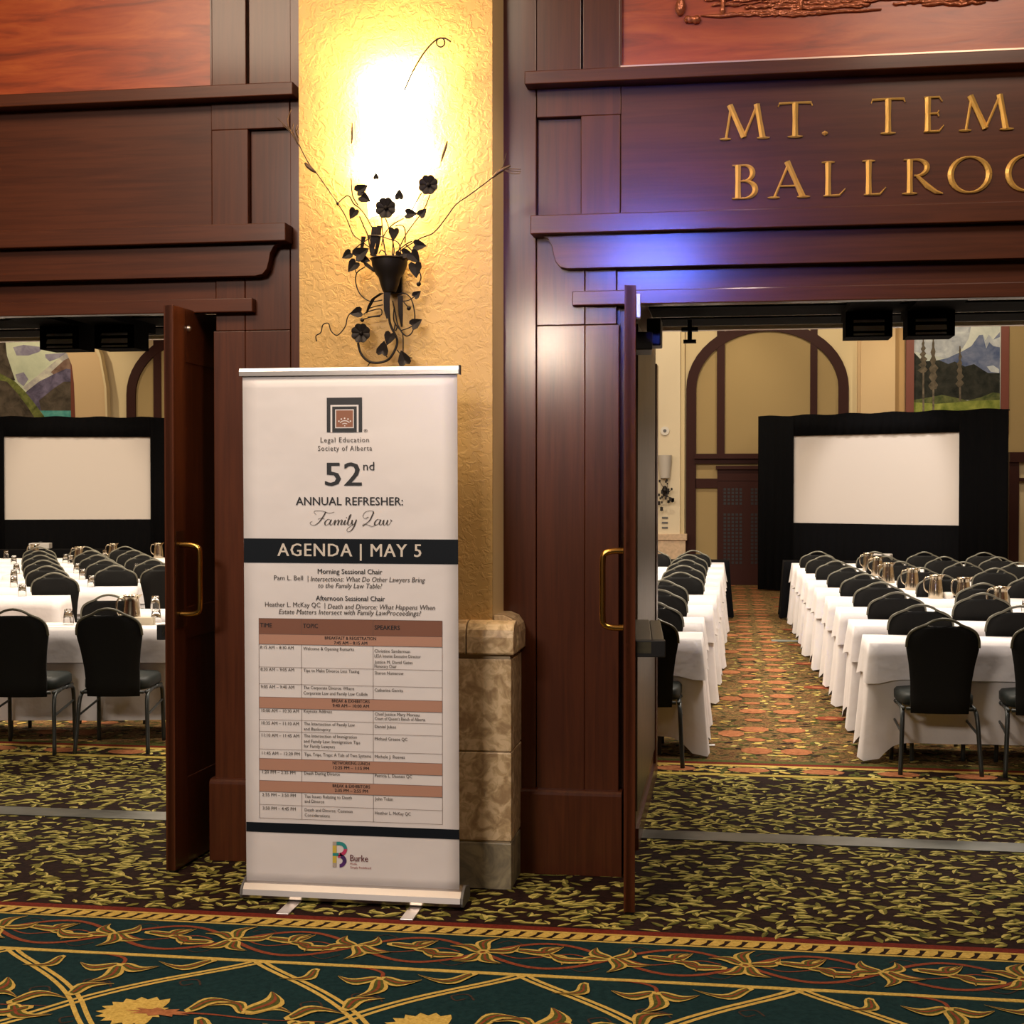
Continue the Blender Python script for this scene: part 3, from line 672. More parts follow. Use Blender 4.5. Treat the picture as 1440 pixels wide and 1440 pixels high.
text(ch_,'Intersections: What Do Other Lawyers Bring',436.9,598,818,6.8,.22,m=1); text(ch_,'to the Family Law Table?',447.6,537.6,827,6.8,.22,m=1)
text(ch_,'Afternoon Sessional Chair',444.4,541.3,844.8,6.8,bold=.014); text(ch_,'Heather L. McKay QC  |',373,457.3,853.4,6.6,m=1)
text(ch_,'Death and Divorce: What Happens When',461,612,856.8,6.8,.22,m=1); text(ch_,'Estate Matters Intersect with Family LawProceedings?',392.3,592.3,864.5,6.8,.22,m=1)
tt=[M['ink']]
text(tt,'TIME',366,382.6,882,6,bold=.02); text(tt,'TOPIC',426.5,447.2,883,6,bold=.02); text(tt,'SPEAKERS',526.9,562.4,885.5,6,bold=.02)
for s_,xl,xr,yb in (('BREAKFAST & REGISTRATION',457,529,899.6),('7:45 AM \u2013 8:15 AM',470,516.5,906.2),('BREAK & EXHIBITORS',467,520,988),('9:40 AM \u2013 10:00 AM',468,519,994.6),
    ('NETWORKING LUNCH',468,520,1075.3),('12:25 PM \u2013 1:15 PM',469,519,1082),('BREAK & EXHIBITORS',468,520.5,1107.7),('2:35 PM \u2013 2:55 PM',471,517.5,1114)):
    text(tt,s_,xl,xr,yb,4.3,bold=.02)
tb=[M['ink_text']]
T1=[('8:15 AM \u2013 8:30 AM',366,413,911.6),('8:30 AM \u2013 9:05 AM',366.6,413.6,942.6),('9:05 AM \u2013 9:40 AM',367,413.8,967),('10:00 AM \u2013 10:30 AM',368,420.4,1000.6),('10:35 AM \u2013 11:10 AM',368,420.4,1018.2),
 ('11:10 AM \u2013 11:45 AM',368.3,420.8,1035.3),('11:45 AM \u2013 12:20 PM',368.6,421.6,1060.6),('1:20 PM \u2013 2:35 PM',369,415.5,1087),('2:55 PM \u2013 3:50 PM',369,416,1119),('3:50 PM \u2013 4:45 PM',369.6,416,1138),
 ('Welcome & Opening Remarks',426.5,498,914.2),('Tips to Make Divorce Less Taxing',427,505.4,945.2),('The Corporate Divorce: Where',427,498,969.2),('Corporate Law and Family Law Collide',427,517,977),
 ('Keynote Address',427.5,467,1002),('The Intersection of Family Law',427.5,499,1020.2),('and Bankruptcy',427.5,465,1027),('The Intersection of Immigration',427.5,502,1037.2),('and Family Law: Immigration Tips',427.5,506.6,1044.8),('for Family Lawyers',427.5,471,1051.2),
 ('Tips, Trips, Traps: A Tale of Two Systems',428,522,1063.6),('Death During Divorce',428,478,1089.6),('Tax Issues Relating to Death',428.5,495,1122.4),('and Divorce',428.5,456,1128.6),('Death and Divorce: Common',428.7,496,1141.5),('Considerations',428.7,464,1148.3),
 ('Christine Sanderman',526.8,576.6,917.4),('LESA Interim Executive Director',526.8,591.6,924.6),('Justice M. David Gates',526.8,580.3,933),('Honorary Chair',526.8,558,938.7),('Sharon Numerow',527,567.6,948.3),('Catherine Gerrits',527,567,972.4),
 ('Chief Justice Mary Moreau',527.3,590,1006.4),("Court of Queen's Bench of Alberta",527.3,598,1012.8),('Daniel Jukes',527.3,557,1023.6),('Michael Greene QC',527.3,573,1041),('Michele J. Reeves',527.3,569.4,1066),('Patricia L. Daunais QC',527.5,579.6,1093),('John Tobin',527.5,552.5,1125.2),('Heather L. McKay QC',527.5,577.6,1145.5)]
for s_,xl,xr,yb in T1: text(tb,s_,xl,xr,yb+(.9 if xl<424 else .3),4.4)
# handwritten-style words, drawn as brush strokes
sw=MB()
def z1(x,z): return 330+x*.22917, 500+z*.22917
def brush(pts,w0=.0016,w1=.0052):
    q=[bp(*z1(*p)) for p in pts]; q=smoothpts(q,6); n=len(q); vs=[]
    for i,p in enumerate(q):
        a=q[max(0,i-1)]; b_=q[min(n-1,i+1)]; dx,dz=b_[0]-a[0],b_[1]-a[1]; l=sqrt(dx*dx+dz*dz) or 1
        w=w0+(w1-w0)*max(0,(-dz/l))**2 if dz<0 else w0
        vs += [(p[0]-dz/l*w/2,BYt-.0009,p[1]+dx/l*w/2),(p[0]+dz/l*w/2,BYt-.0009,p[1]-dx/l*w/2)]
    sw.add(vs,[(2*i,2*i+1,2*i+3,2*i+2) for i in range(n-1)])
brush([(500,975),(488,960),(500,952),(540,954),(580,966),(612,960)])                      # F top
brush([(560,958),(545,985),(520,1020),(492,1040),(468,1036),(464,1024),(476,1018)])        # F stem
brush([(512,1004),(530,998),(552,1002)])
brush([(592,1012),(575,1004),(556,1020),(556,1038),(570,1038),(588,1018),(594,1006),(584,1030),(592,1040),(604,1030)])   # a
brush([(604,1030),(618,1008),(612,1040)]); brush([(614,1030),(634,1008),(640,1014),(632,1040)]); brush([(634,1030),(654,1008),(660,1014),(652,1036),(664,1036)])  # m
brush([(664,1034),(680,1008),(672,1036),(684,1034)]); brush([(686,992),(688,996)])            # i
brush([(684,1034),(706,1000),(716,975),(706,985),(694,1030),(704,1040),(716,1026)])           # l
brush([(716,1026),(722,1008),(720,1034),(732,1034),(746,1008)]); brush([(748,1006),(732,1050),(712,1076),(694,1080),(690,1066),(716,1044),(744,1030)])  # y
brush([(822,990),(800,1000),(788,985),(800,962),(830,952),(852,958),(845,980),(828,1012),(800,1036),(786,1046),(792,1034),(815,1038),(845,1048),(870,1036)])   # L
brush([(896,1012),(880,1004),(862,1020),(860,1038),(874,1038),(892,1018),(898,1006),(888,1030),(896,1040),(908,1028)])   # a
brush([(906,1024),(916,1008),(912,1032),(920,1040),(934,1024),(940,1008)]); brush([(940,1008),(934,1032),(942,1040),(956,1026),(962,1010),(956,1008),(968,1014)])              # w
sw.build('script_lettering',M['ink_text'],sh)
# society emblem: nested arches round a copper square
lg=MB()
def zr(x0,x1,z0,z1_,m,lay):
    a=bp(*z1(x0,z1_)); b_=bp(*z1(x1,z0)); lg.add([(a[0],BYt-.0004*lay,a[1]),(b_[0],BYt-.0004*lay,a[1]),(b_[0],BYt-.0004*lay,b_[1]),(a[0],BYt-.0004*lay,b_[1])],[(0,1,2,3)],m)
zr(566,782,257,471,0,1); zr(589,761,302,472,1,2); zr(600,750,312,471,0,3); zr(618,732,330,446,1,4); zr(624,727,336,440,2,5)
def zd_(x,z,r,lay=6,m=1):
    c=bp(*z1(x,z)); rr_=r*.22917*.00289
    lg.add([(c[0]+rr_*cos(2*pi*k/10),BYt-.0004*lay,c[1]+rr_*sin(2*pi*k/10)) for k in range(10)],[tuple(range(10))],m)
for x,z in ((641,403),(656,390),(676,385),(697,390),(712,403)): zd_(x,z,5)
def zarc(pts,w):
    q=[bp(*z1(*p)) for p in pts]; q=smoothpts(q,4); vs=[];n=len(q)
    for i,p in enumerate(q):
        a=q[max(0,i-1)]; b_=q[min(n-1,i+1)]; dx,dz=b_[0]-a[0],b_[1]-a[1]; l=sqrt(dx*dx+dz*dz) or 1
        vs += [(p[0]-dz/l*w/2,BYt-.0024,p[1]+dx/l*w/2),(p[0]+dz/l*w/2,BYt-.0024,p[1]-dx/l*w/2)]
    lg.add(vs,[(2*i,2*i+1,2*i+3,2*i+2) for i in range(n-1)],1)
zarc([(648,412),(662,403),(677,400),(692,403),(706,412)],.0035); zarc([(662,420),(677,416),(692,420)],.0030); zd_(677,431,4)
lg.build('society_emblem',[M['ink'],M['banner'],M['brownlogo']],sh)
rg=[M['ink_text']]; text(rg,'\u00ae',511.5,517,608,4.5)
# sponsor monogram: rounded B of coloured bars
bm_=MB()
def z4(x,z): return 320+x*.30556, 1140+z*.30556
def bq(pts,m,lay=1): 
    bm_.add([(bp(*z4(*p))[0],BYt-.0004*lay,bp(*z4(*p))[1]) for p in pts],[tuple(range(len(pts)))],m)
def half(cx,cz,r0,r1,m,a0=-90,a1=90,lay=1):
    n=8
    for i in range(n):
        A0=radians(a0+(a1-a0)*i/n);A1=radians(a0+(a1-a0)*(i+1)/n)
        bq([(cx+r0*cos(A0),cz-r0*sin(A0)),(cx+r1*cos(A0),cz-r1*sin(A0)),(cx+r1*cos(A1),cz-r1*sin(A1)),(cx+r0*cos(A1),cz-r0*sin(A1))],m,lay)
bq([(484,142),(502,142),(502,160),(484,160)],1); bq([(484,160),(502,160),(502,194),(484,194)],0); bq([(484,208),(502,208),(502,240),(484,240)],0); bq([(484,240),(502,240),(502,259),(484,259)],1)
bq([(484,194),(512,194),(512,208),(484,208)],2); bq([(502,142),(518,142),(518,158),(502,158)],2); bq([(512,194),(524,194),(524,208),(512,208)],3)
half(518,176,17,33,2,0,90); half(518,176,17,33,3,-90,0); half(516,231,14,32,4,-20,75); half(516,231,14,30,5,-90,-20); bq([(508,205),(520,203),(520,216),(508,216)],3)
bm_.build('sponsor_monogram',[simple('yellow_ink',(.62,.47,.07),.5),simple('pale_grey_ink',(.42,.36,.33),.5),simple('teal_ink',(.02,.26,.27),.5),simple('magenta_ink',(.52,.04,.13),.5),simple('purple_ink',(.05,.02,.12),.5),simple('plum_ink',(.08,.02,.16),.5)],sh)
bt=[simple('dark_maroon_ink',(.13,.025,.035),.5),M['red_ink']]; text(bt,'Burke',492.7,517.7,1211.2,9,bold=.01,m=0); text(bt,'Media.',492.7,502.7,1215.8,2.6,m=1); text(bt,'Simply Redefined',492.7,521.7,1221.4,2.9,m=1)

# ------------------------------------------------------------------ wall sconce with iron flowers
SCX=-1.415
sc_=empty('wall_sconce',(SCX,CY,2.5),'lit frosted glass wall sconce with black iron flowers and vines on the plaster column','wall lamp')
shd=MB(); n=18; prof=[(.100,2.835),(.118,3.0),(.133,3.2),(.147,3.425)]
vs=[];K=n+1
for r,z in prof:
    for k in range(K):
        q=pi+pi*k/n; vs.append((SCX+r*cos(q), CY-.045+ r*.78*sin(q), z))
shd.add(vs,[(i*K+k,i*K+k+1,(i+1)*K+k+1,(i+1)*K+k) for i in range(3) for k in range(n)])
so=shd.build('glass_shade',M['shade'],sc_,smooth=True); q=so.modifiers.new('t','SOLIDIFY'); q.thickness=.004
MB().box(SCX-.035,SCX+.035,CY-.02,CY,2.52,2.63).build('back_plate',M['iron'],sc_,bevel=.003)
point('sconce_bulb_and_fill',(SCX,CY-.050,3.13),36,(1,.70,.33),.03)
point('sconce_bulb_and_fill',(SCX-.04,CY-.075,3.40),20,(1,.66,.27),.03); point('sconce_bulb_and_fill',(SCX+.05,CY-.075,3.40),20,(1,.66,.27),.03)
point('sconce_bulb_and_fill',(SCX-.128,CY-.035,3.07),5,(1,.72,.36),.02); point('sconce_bulb_and_fill',(SCX+.128,CY-.035,3.09),5,(1,.72,.36),.02)  # extra points added to widen the side glow, no bulbs there
point('sconce_bulb_and_fill',(SCX,CY-.06,2.93),5,(1,.66,.27),.03)
def zz(x,z,Y=5.86): p=P(420+x*.19444,240+z*.19444,Y); return (p.x,p.y,p.z)
def z2_(x,z,Y=5.86): p=P(380+x*.26389,z*.26389,Y); return (p.x,p.y,p.z)
def stem(pts,r=.0022,parent=sc_,conv=zz,ya=5.86,yb=5.86,mat=None):
    n=len(pts); q=[conv(p[0],p[1],ya+(yb-ya)*i/(n-1)) for i,p in enumerate(pts)]
    q=smoothpts(q,5); MB().tube(q,r,5).build('stem',mat or M['iron'],parent,smooth=True)
stem([(150,765),(205,870),(245,920),(360,1085),(405,1160),(440,1245),(480,1280),(545,1330)],.0022,conv=z2_,ya=5.80,yb=5.86)
stem([(1240,890),(1185,945),(1060,1040),(990,1090),(930,1170),(870,1240),(800,1270),(700,1330)],.0025,conv=z2_,ya=5.80,yb=5.86)
stem([(715,480),(760,380),(820,280),(880,215),(925,203),(962,222)],.0034,conv=z2_,ya=5.74,yb=5.74)
stem([(908+22*cos(a*pi/6),227+24*sin(a*pi/6)) for a in range(13)],.0030,conv=z2_,ya=5.74,yb=5.74)
for pts in ([(600,330),(610,480),(635,640)],[(625,335),(655,420),(690,560),(680,640)],[(890,160),(850,225),(820,285)],[(950,175),(900,290),(790,440),(730,560),(720,640)],
   [(760,345),(680,390),(620,460),(600,540)],[(685,500),(680,560),(678,640)],[(440,330),(470,400),(500,470),(520,600)],[(430,260),(480,320),(530,410)],[(280,240),(355,180),(400,240),(440,270)],
   [(380,55),(390,180),(430,250)],[(600,150),(600,200)],[(500,470),(570,470),(640,490),(720,520),(740,600)],[(700,400),(745,395),(770,430),(770,520)],[(400,570),(450,530),(510,490)],
   [(820,510),(780,530),(720,580),(700,640)],[(770,530),(830,590),(870,640)],[(870,720),(885,770),(870,815)],[(580,600),(600,575),(630,600),(635,640)]):
    stem(pts,.0026,ya=5.84,yb=5.85)
for pts,r in (([(430,1245),(450,1320),(500,1375),(570,1390),(650,1365),(700,1290),(712,1220),(670,1130),(655,1060),(650,900)],.0055),
   ([(400,1015),(370,1035),(350,1070),(335,1130),(280,1190),(235,1160),(215,1105),(175,1115),(160,1170),(125,1195),(130,1235)],.0026),
   ([(480,695),(420,740),(415,820),(450,900),(520,945),(605,935)],.0028),([(395,650),(410,720),(420,745)],.0024),
   ([(500,1060),(560,1050),(600,1040),(590,1000),(500,1020),(470,1040)],.0026),([(500,1000),(560,980),(610,970)],.0024),
   ([(460,1080),(520,1060),(590,1055)],.0022),([(710,910),(750,885),(810,920),(840,1040),(825,1160),(775,1195),(720,1120),(700,1030),(680,940)],.0028),
   ([(690,1000),(690,1090),(740,1160),(755,1200),(755,1320)],.0028),([(850,900),(800,935),(750,945)],.0024),([(760,950),(790,985)],.0022),([(880,1085),(800,1135),(740,1155)],.0024),
   ([(710,1295),(750,1335),(820,1355)],.0024),([(700,1160),(720,1120)],.0030),([(640,1350),(615,1310)],.0024),([(500,1415),(510,1395),(535,1385)],.0024),([(700,1100),(690,1160)],.003)):
    stem(pts,r,ya=5.90,yb=5.90)
# iron cone basket
bk=MB(); bc=zz(657,640,5.87); bz1=zz(657,640,5.87)[2]; bz0=zz(657,880,5.87)[2]
pf=[(.078,bz1),(.074,bz1-.03),(.060,bz1-.062),(.047,bz1-.078),(.040,bz1-.105),(.030,bz0+.006),(.026,bz0)]
bk.lathe(pf,(bc[0],5.87,0),16); bk.lathe([(.070,bz1-.006),(.0001,bz1-.02)],(bc[0],5.87,0),16)
bo=bk.build('basket',M['iron'],sc_,smooth=True)
MB().tube([(bc[0]+.079*cos(2*pi*k/20),5.87+.079*sin(2*pi*k/20),bz1) for k in range(20)],.004,6,closed=True).build('rim',M['iron'],bo)
def blade(pts,ws,Y=5.86,name='ribbon'):
    vs=[];n=len(pts)
    for p,w in zip(pts,ws): a=zz(p[0]-w/2,p[1],Y-.004); b_=zz(p[0]+w/2,p[1],Y+.004); vs+=[a,b_]
    o=MB().add(vs,[(2*i,2*i+1,2*i+3,2*i+2) for i in range(n-1)]).build(name,M['iron'],sc_); q=o.modifiers.new('t','SOLIDIFY'); q.thickness=.002
for pts,ws in (([(548,405),(545,480),(530,560),(545,620)],[38,48,36,40]),([(583,398),(580,470),(570,540),(555,605)],[34,32,28,22]),([(470,475),(462,520),(455,570)],[34,26,22]),([(510,465),(530,520),(520,615)],[22,20,10]),
    ([(640,880),(636,950),(636,1010),(645,1070)],[50,44,40,22]),([(735,905),(735,960),(738,1040),(745,1130)],[40,36,32,12]),([(600,885),(540,925),(510,980),(490,1030)],[30,26,24,10]),([(470,650),(500,690),(560,735)],[20,44,30])):
    blade(pts,ws,5.85)
def heart(cx,cz,s,ang,Y=5.85,conv=zz,name='leaf'):
    prof=[(0,-1),(.35,-.55),(.62,-.05),(.60,.35),(.35,.55),(.08,.42),(0,.34)]
    pl=prof+[(-x,z) for x,z in prof[-2:0:-1]]; ca,sa=cos(radians(ang)),sin(radians(ang)); vs=[]
    c=Vector(conv(cx,cz,Y)); k=s*1.2*.19444*.00293
    for x,z in pl: vs.append((c.x+(x*ca-z*sa)*k, Y-abs(x)*.25*k, c.z+(x*sa+z*ca)*k))
    ctr=(c.x,Y+.1*k,c.z); n=len(vs)
    o=MB().add(vs+[ctr],[(i,(i+1)%n,n) for i in range(n)]).build(name,M['iron'],sc_); q=o.modifiers.new('t','SOLIDIFY'); q.thickness=.0018
for a in ((445,140,58,120,5.83),(470,195,52,60,5.83),(400,300,50,-30,5.84),(728,185,44,180,5.80),(560,48,28,180,5.80),(800,312,52,88,5.84),(890,312,44,135,5.83),(690,445,54,-5,5.84),(862,540,56,85,5.85),
   (360,605,48,-60,5.84),(440,605,70,120,5.83),(400,680,58,-40,5.84),(475,640,40,70,5.84),(830,615,62,40,5.82),(845,700,66,5,5.82),(720,620,50,60,5.84),(770,600,50,80,5.83),
   (430,1025,54,-80,5.88),(660,1200,58,-20,5.88),(608,1300,62,170,5.88),(765,1370,66,-160,5.88),(840,1108,54,120,5.88),(850,900,40,130,5.89)): heart(*a)
def flower(cx,cz,r,Y):
    c=Vector(zz(cx,cz,Y)); k=r*.19444*.00293; N=32; vs=[(c.x,Y+.2*k,c.z)]
    for i in range(N): 
        a=2*pi*i/N; rr_=k*(.90+.12*abs(sin(4*a))); vs.append((c.x+rr_*cos(a),Y-.12*k*abs(sin(4*a)),c.z+rr_*sin(a)))
    o=MB().add(vs,[(0,1+i,1+(i+1)%N) for i in range(N)]).build('flower',M['iron'],sc_); q=o.modifiers.new('t','SOLIDIFY'); q.thickness=.003
    cc=MB().ball((c.x,Y-.004,c.z),k*.22).build('flower_centre',M['iron'],o); cc.location=(0,0,0)
flower(630,270,78,5.82); flower(938,103,74,5.82); flower(450,1175,74,5.88)
for x,z,r in ((868,820,18),(797,995,17),(460,1080,16)):
    p=zz(x,z,5.87); MB().ball(p,r*.19444*.00293).build('berry',M['iron'],sc_,smooth=True)
p=z2_(360,1085,5.83); MB().ball(p,.007).build('knot',M['iron'],sc_)
tan_iron=simple('bronze_tinted_iron',(.12,.07,.04),.5,.5)
def spike(pts,w,conv=z2_,Y=5.78):
    q=[conv(p[0],p[1],Y) for p in pts]; n=len(q); MB().tube(q,[w*sin(pi*(i+.5)/n)+.0005 for i in range(n)],6).build('seed_spike',tan_iron,sc_,smooth=True)
spike([(437,655),(437,700),(436,740),(433,766)],.0045); spike([(944,752),(935,785),(922,825),(911,862)],.0055)
spike([(185,868),(200,885),(222,903),(245,920)],.010); spike([(1280,883),(1245,900),(1210,922),(1183,948)],.008)
for pts in ([(150,770),(120,710),(75,665),(38,628)],[(152,765),(110,705),(92,640),(112,582)],[(150,760),(120,700),(124,655)],[(153,750),(135,700),(145,665)],[(152,735),(140,700),(150,684)],[(148,770),(108,705),(65,665)],
    [(1240,890),(1250,850),(1258,815)],[(1250,895),(1290,900),(1335,902)],[(1245,905),(1290,925),(1330,925)],[(1245,905),(1290,912),(1335,915)]):
    stem(pts,.0020,conv=z2_,ya=5.78,yb=5.76,mat=tan_iron)

# ------------------------------------------------------------------ banquet chairs
def make_chair():
    t=empty('banquet_chair',(0,0,0),'x','chair',world=False)
    # local: chair faces +y; back at y about -.22, leaning to -y at the top
    prof=[(.165,.36),(.170,.45),(.174,.55),(.188,.66),(.205,.75),(.205,.80),(.190,.842),(.150,.868),(.110,.884)]
    def yb(z): return -.205-.13*max(0,(z-.40))/.53
    b=MB(); front=[]; 
    left=[(-x,z) for x,z in prof]; right=[(x,z) for x,z in prof]
    hole=[(.085,.884),(.045,.868),(0,.862)]
    rights=right+[(x,z) for x,z in hole]; rows_=[]
    for (x,z) in right: rows_.append((x,z))
    vs=[];fs=[]
    L_=[(x,z) for x,z in prof]+[(.072,.876),(.035,.866)]
    for x,z in L_:
        bulge=.018
        vs += [(-x,yb(z)-.006,z),(-x*.5,yb(z)-.022,z),(0,yb(z)-.026,z),(x*.5,yb(z)-.022,z),(x,yb(z)-.006,z),
               (x,yb(z)+.012,z),(x*.5,yb(z)+.030,z),(0,yb(z)+.034,z),(-x*.5,yb(z)+.030,z),(-x,yb(z)+.012,z)]
    # keep heights monotone for the scooped top
    n=len(L_)
    for i in range(n-1):
        for k in range(10): fs.append((10*i+k,10*i+(k+1)%10,10*(i+1)+(k+1)%10,10*(i+1)+k))
    fs += [tuple(range(10)),tuple(10*(n-1)+k for k in range(10))]
    bk=b.add(vs,fs).build('backrest',M['fabric'],t,smooth=True)
    top=[(-.206,.76),(-.203,.805),(-.186,.846),(-.150,.872),(-.105,.890),(-.060,.915),(0,.928),(.060,.915),(.105,.890),(.150,.872),(.186,.846),(.203,.805),(.206,.76)]
    MB().tube(smoothpts([(x,yb(z)-.002,z) for x,z in top],3),.0085,6).build('top_rail',M['trim'],t,smooth=True)
    MB().tube(smoothpts([(-.10,yb(.888),.888),(-.05,yb(.87),.868),(0,yb(.86),.860),(.05,yb(.87),.868),(.10,yb(.888),.888)],3),.007,5).build('handle_lip',M['trim'],t,smooth=True)
    s=MB(); N=20; vs=[]
    def se(a,rx,ry,e=.45): return (rx*math.copysign(abs(cos(a))**e,cos(a)), ry*math.copysign(abs(sin(a))**e,sin(a)))
    for z,k in ((.395,.93),(.41,1.0),(.455,1.0),(.472,.93),(.480,.6)):
        for i in range(N):
            x,y=se(2*pi*i/N,.222*k,.225*k); vs.append((x*(1 if y>0 else .96),y+.02,z))
    s.add(vs,[(j*N+i,j*N+(i+1)%N,(j+1)*N+(i+1)%N,(j+1)*N+i) for j in range(4) for i in range(N)]+[tuple(range(N)),tuple(4*N+i for i in range(N))])
    s.build('seat',M['seatm'],t,smooth=True)
    fr=MB(); r=.011
    fr.tube([(-.19,-.20,.385),(.19,-.20,.385)],r,6); fr.tube([(-.19,.20,.385),(.19,.20,.385)],r,6)
    for sx in (-1,1): fr.tube([(sx*.205,-.20,.385),(sx*.205,.20,.385)],r,6)
    fr.build('seat_frame',M['frame'],t,smooth=True)
    for sx in (-1,1):
        MB().tube(smoothpts([(sx*.205,-.05,.385),(sx*.21,-.17,.375),(sx*.215,-.215,.32),(sx*.222,-.235,.18),(sx*.232,-.265,.0)],3),.0135,6).build('leg',M['frame'],t,smooth=True)
        MB().tube(smoothpts([(sx*.205,.05,.385),(sx*.21,.17,.375),(sx*.212,.205,.32),(sx*.214,.215,.15),(sx*.216,.225,.0)],3),.0135,6).build('leg',M['frame'],t,smooth=True)
        MB().tube([(sx*.218,-.232,.24),(sx*.212,.212,.28)],.008,5).build('stretcher',M['frame'],t)
    return t
chair=make_chair()
def O(n): return ['first','second','third','fourth','fifth','sixth','seventh','eighth','ninth','tenth','eleventh'][n]
def put_chair(x,y,rz,label,group):
    # x, y: middle of the top handle; shift to seat centre
    oy=.335; return place(chair,USED,(x-sin(rz)*oy, y+cos(rz)*oy, 0),rz,label,group)
RG='black banquet chairs in the right-hand table block'; LG='black banquet chairs seen through the left doorway'; MG='black banquet chairs left of the aisle'
PITCH=1.08; RB=[9.46+PITCH*i for i in range(9)]            # back edges of the table rows right of the aisle
def on_row(px,a,d,py=800):
    q=G(px,py,.91); k=d/(-sin(a)*q.x+cos(a)*q.y); return q.x*k,q.y*k
for col,(pxs,txt) in enumerate((((1328,1296,1262,1238,1216,1195,1176,1160,1150),'in the column beside the aisle, right block'),((1478,1435,1383,1383,1324,1294,1266,1246,1230),'in the second column right of the aisle'))):
    for i,px in enumerate(pxs):
        y=8.50 if i==0 else RB[i-1]+.025
        x,y=on_row(px,0,y); put_chair(x,y,radians(rnd.uniform(-3,3)),'black banquet chair, %s from the doorway %s'%(O(i),txt),RG)
for i,(px,k) in enumerate(((1452,4),(1400,5),(1355,6),(1328,7),(1300,8))):
    x,y=on_row(px,0,RB[k-1]+.025); put_chair(x,y,0,'black banquet chair, third column right of the aisle, %s visible from the front'%O(i),RG)
for i,(px,k) in enumerate(((1432,6),(1404,7),(1384,8))):
    x,y=on_row(px,0,RB[k-1]+.025); put_chair(x,y,0,'black banquet chair, fourth column right of the aisle, %s visible from the front'%O(i),RG)
for i,px in enumerate((905,917,927,932,957,961,965,969,975)):
    x,y=on_row(px,0,8.50 if i==0 else RB[i-1]+.025); put_chair(x,y,0,'black banquet chair left of the carpeted aisle, %s from the open door'%O(i),MG)
x,y=on_row(919,0,RB[7]+.025); put_chair(x,y,0,'black banquet chair peeping past the door edge below the stone pier',MG)
A9=radians(9); A14=radians(14)
def DL(k): return {1:10.04,2:11.16}.get(k, 12.86+1.10*(k-3))   # back edges of the left rows, measured along their facing
put_chair(-4.42,8.30,A9,'near black banquet chair cut by the left photo edge, in front of the draped table',LG)
put_chair(-3.85,8.42,A9,'near black banquet chair beside the open left door, in front of the draped table',LG)
x,y=on_row(153,A9,DL(1)+.02,839); put_chair(x,y,A9,'black banquet chair directly behind the near pair, beside the large steel pitcher',LG)
for pxs,k0,txt in (((76,66,61,57,55,55),3,'in the left column beyond the near table'),((162,148,137,128,119),4,'in the middle column below the left screen'),((227,215,201,188,176),4,'in the column beside the open left door')):
    for i,px in enumerate(pxs):
        x,y=on_row(px,A14,DL(k0+i)+.02); put_chair(x,y,A14,'black banquet chair %s, %s from front'%(txt,O(i)),LG)

# ------------------------------------------------------------------ tables and cloths
TL,TD,TZ=1.83,.50,.725
def make_table():
    t=empty('banquet_table',(0,0,0),'x','table',world=False)
    MB().box(-TL/2+.01,TL/2-.01,-TD/2+.01,TD/2-.01,TZ-.03,TZ-.004).build('tabletop',simple('table_laminate',(.3,.25,.2),.5),t,bevel=.004)
    for sx in (-1,1):
        for sy in (-1,1): MB().tube([(sx*(TL/2-.25),sy*.17,TZ-.03),(sx*(TL/2-.25),sy*.19,0)],.014,6).build('leg',M['frame'],t)
    return t
def cloth_mesh(drop, off, folds, seed, corner=.10, name='tablecloth', flare=.05, levels=7):
    r=random.Random(seed); pts=[]; N=0; 
    hx,hy=TL/2,TD/2
    per=[]; nx,ny=44,16
    for i in range(nx): per.append((-hx+2*hx*i/nx,-hy,0,-1))
    for i in range(ny): per.append((hx,-hy+2*hy*i/ny,1,0))
    for i in range(nx): per.append((hx-2*hx*i/nx,hy,0,1))
    for i in range(ny): per.append((-hx,hy-2*hy*i/ny,-1,0))
    N=len(per); vs=[]; ph=[r.uniform(0,6.28) for _ in range(4)]
    for lv in range(levels):
        t=lv/(levels-1)
        for i,(x,y,nx_,ny_) in enumerate(per):
            dc=sqrt(min((x-cx)**2+(y-cy)**2 for cx in (-hx,hx) for cy in (-hy,hy))); c=math.exp(-(dc/.10)**2)
            d=min(drop+corner*c, TZ+.002-.004)
            if c>.95: l=sqrt(2); ax,ay=(1 if x>0 else -1)/l,(1 if y>0 else -1)/l
            else: ax,ay=nx_,ny_
            s=x if ny_ else y*2.2
            w=folds*(sin(s*11+ph[0])*.5+sin(s*23+ph[1])*.35+sin(s*5+ph[2])*.5)
            o=off+ (t**1.3)*(w+.012+ (flare*c)) + (.006 if t>0 else 0)
            o=max(o,off+.001)
            vs.append((x+ax*o, y+ay*o, TZ+.002+ (0 if t>0 else .002) + off*.3 - d*t))
    fs=[(j*N+i,j*N+(i+1)%N,(j+1)*N+(i+1)%N,(j+1)*N+i) for j in range(levels-1) for i in range(N)]+[tuple(range(N))]
    m=MB(); m.add(vs,fs); return m
def make_cloth(seed, mat='cloth', overlay=True, lab=''):
    c=cloth_mesh(.600,.004,.016,seed,.115).build('tablecloth',M[mat],smooth=True,cat='tablecloth')
    if overlay:
        o=cloth_mesh(.215,.012,.006,seed+9,.03,flare=.02,levels=4).build('overlay_cloth',M[mat],c,smooth=True)
    return c
table=make_table(); cloths=[make_cloth(s) for s in (1,2,3)]
bcloth=make_cloth(8,'cloth_black',False)
ci=0
def put_table(cx,cy,rz,where,group,black=False):
    global ci
    place(table,USED,(cx,cy,0),rz,'table under %s cloth, %s'%('black' if black else 'white',where),'banquet tables '+group)
    if black: cl=bcloth
    else: cl=cloths[ci%3]; ci+=1
    place(cl,USED,(cx,cy,0),rz,'%s tablecloth %s'%('black' if black else 'white',where),('black' if black else 'white')+' tablecloths '+group)
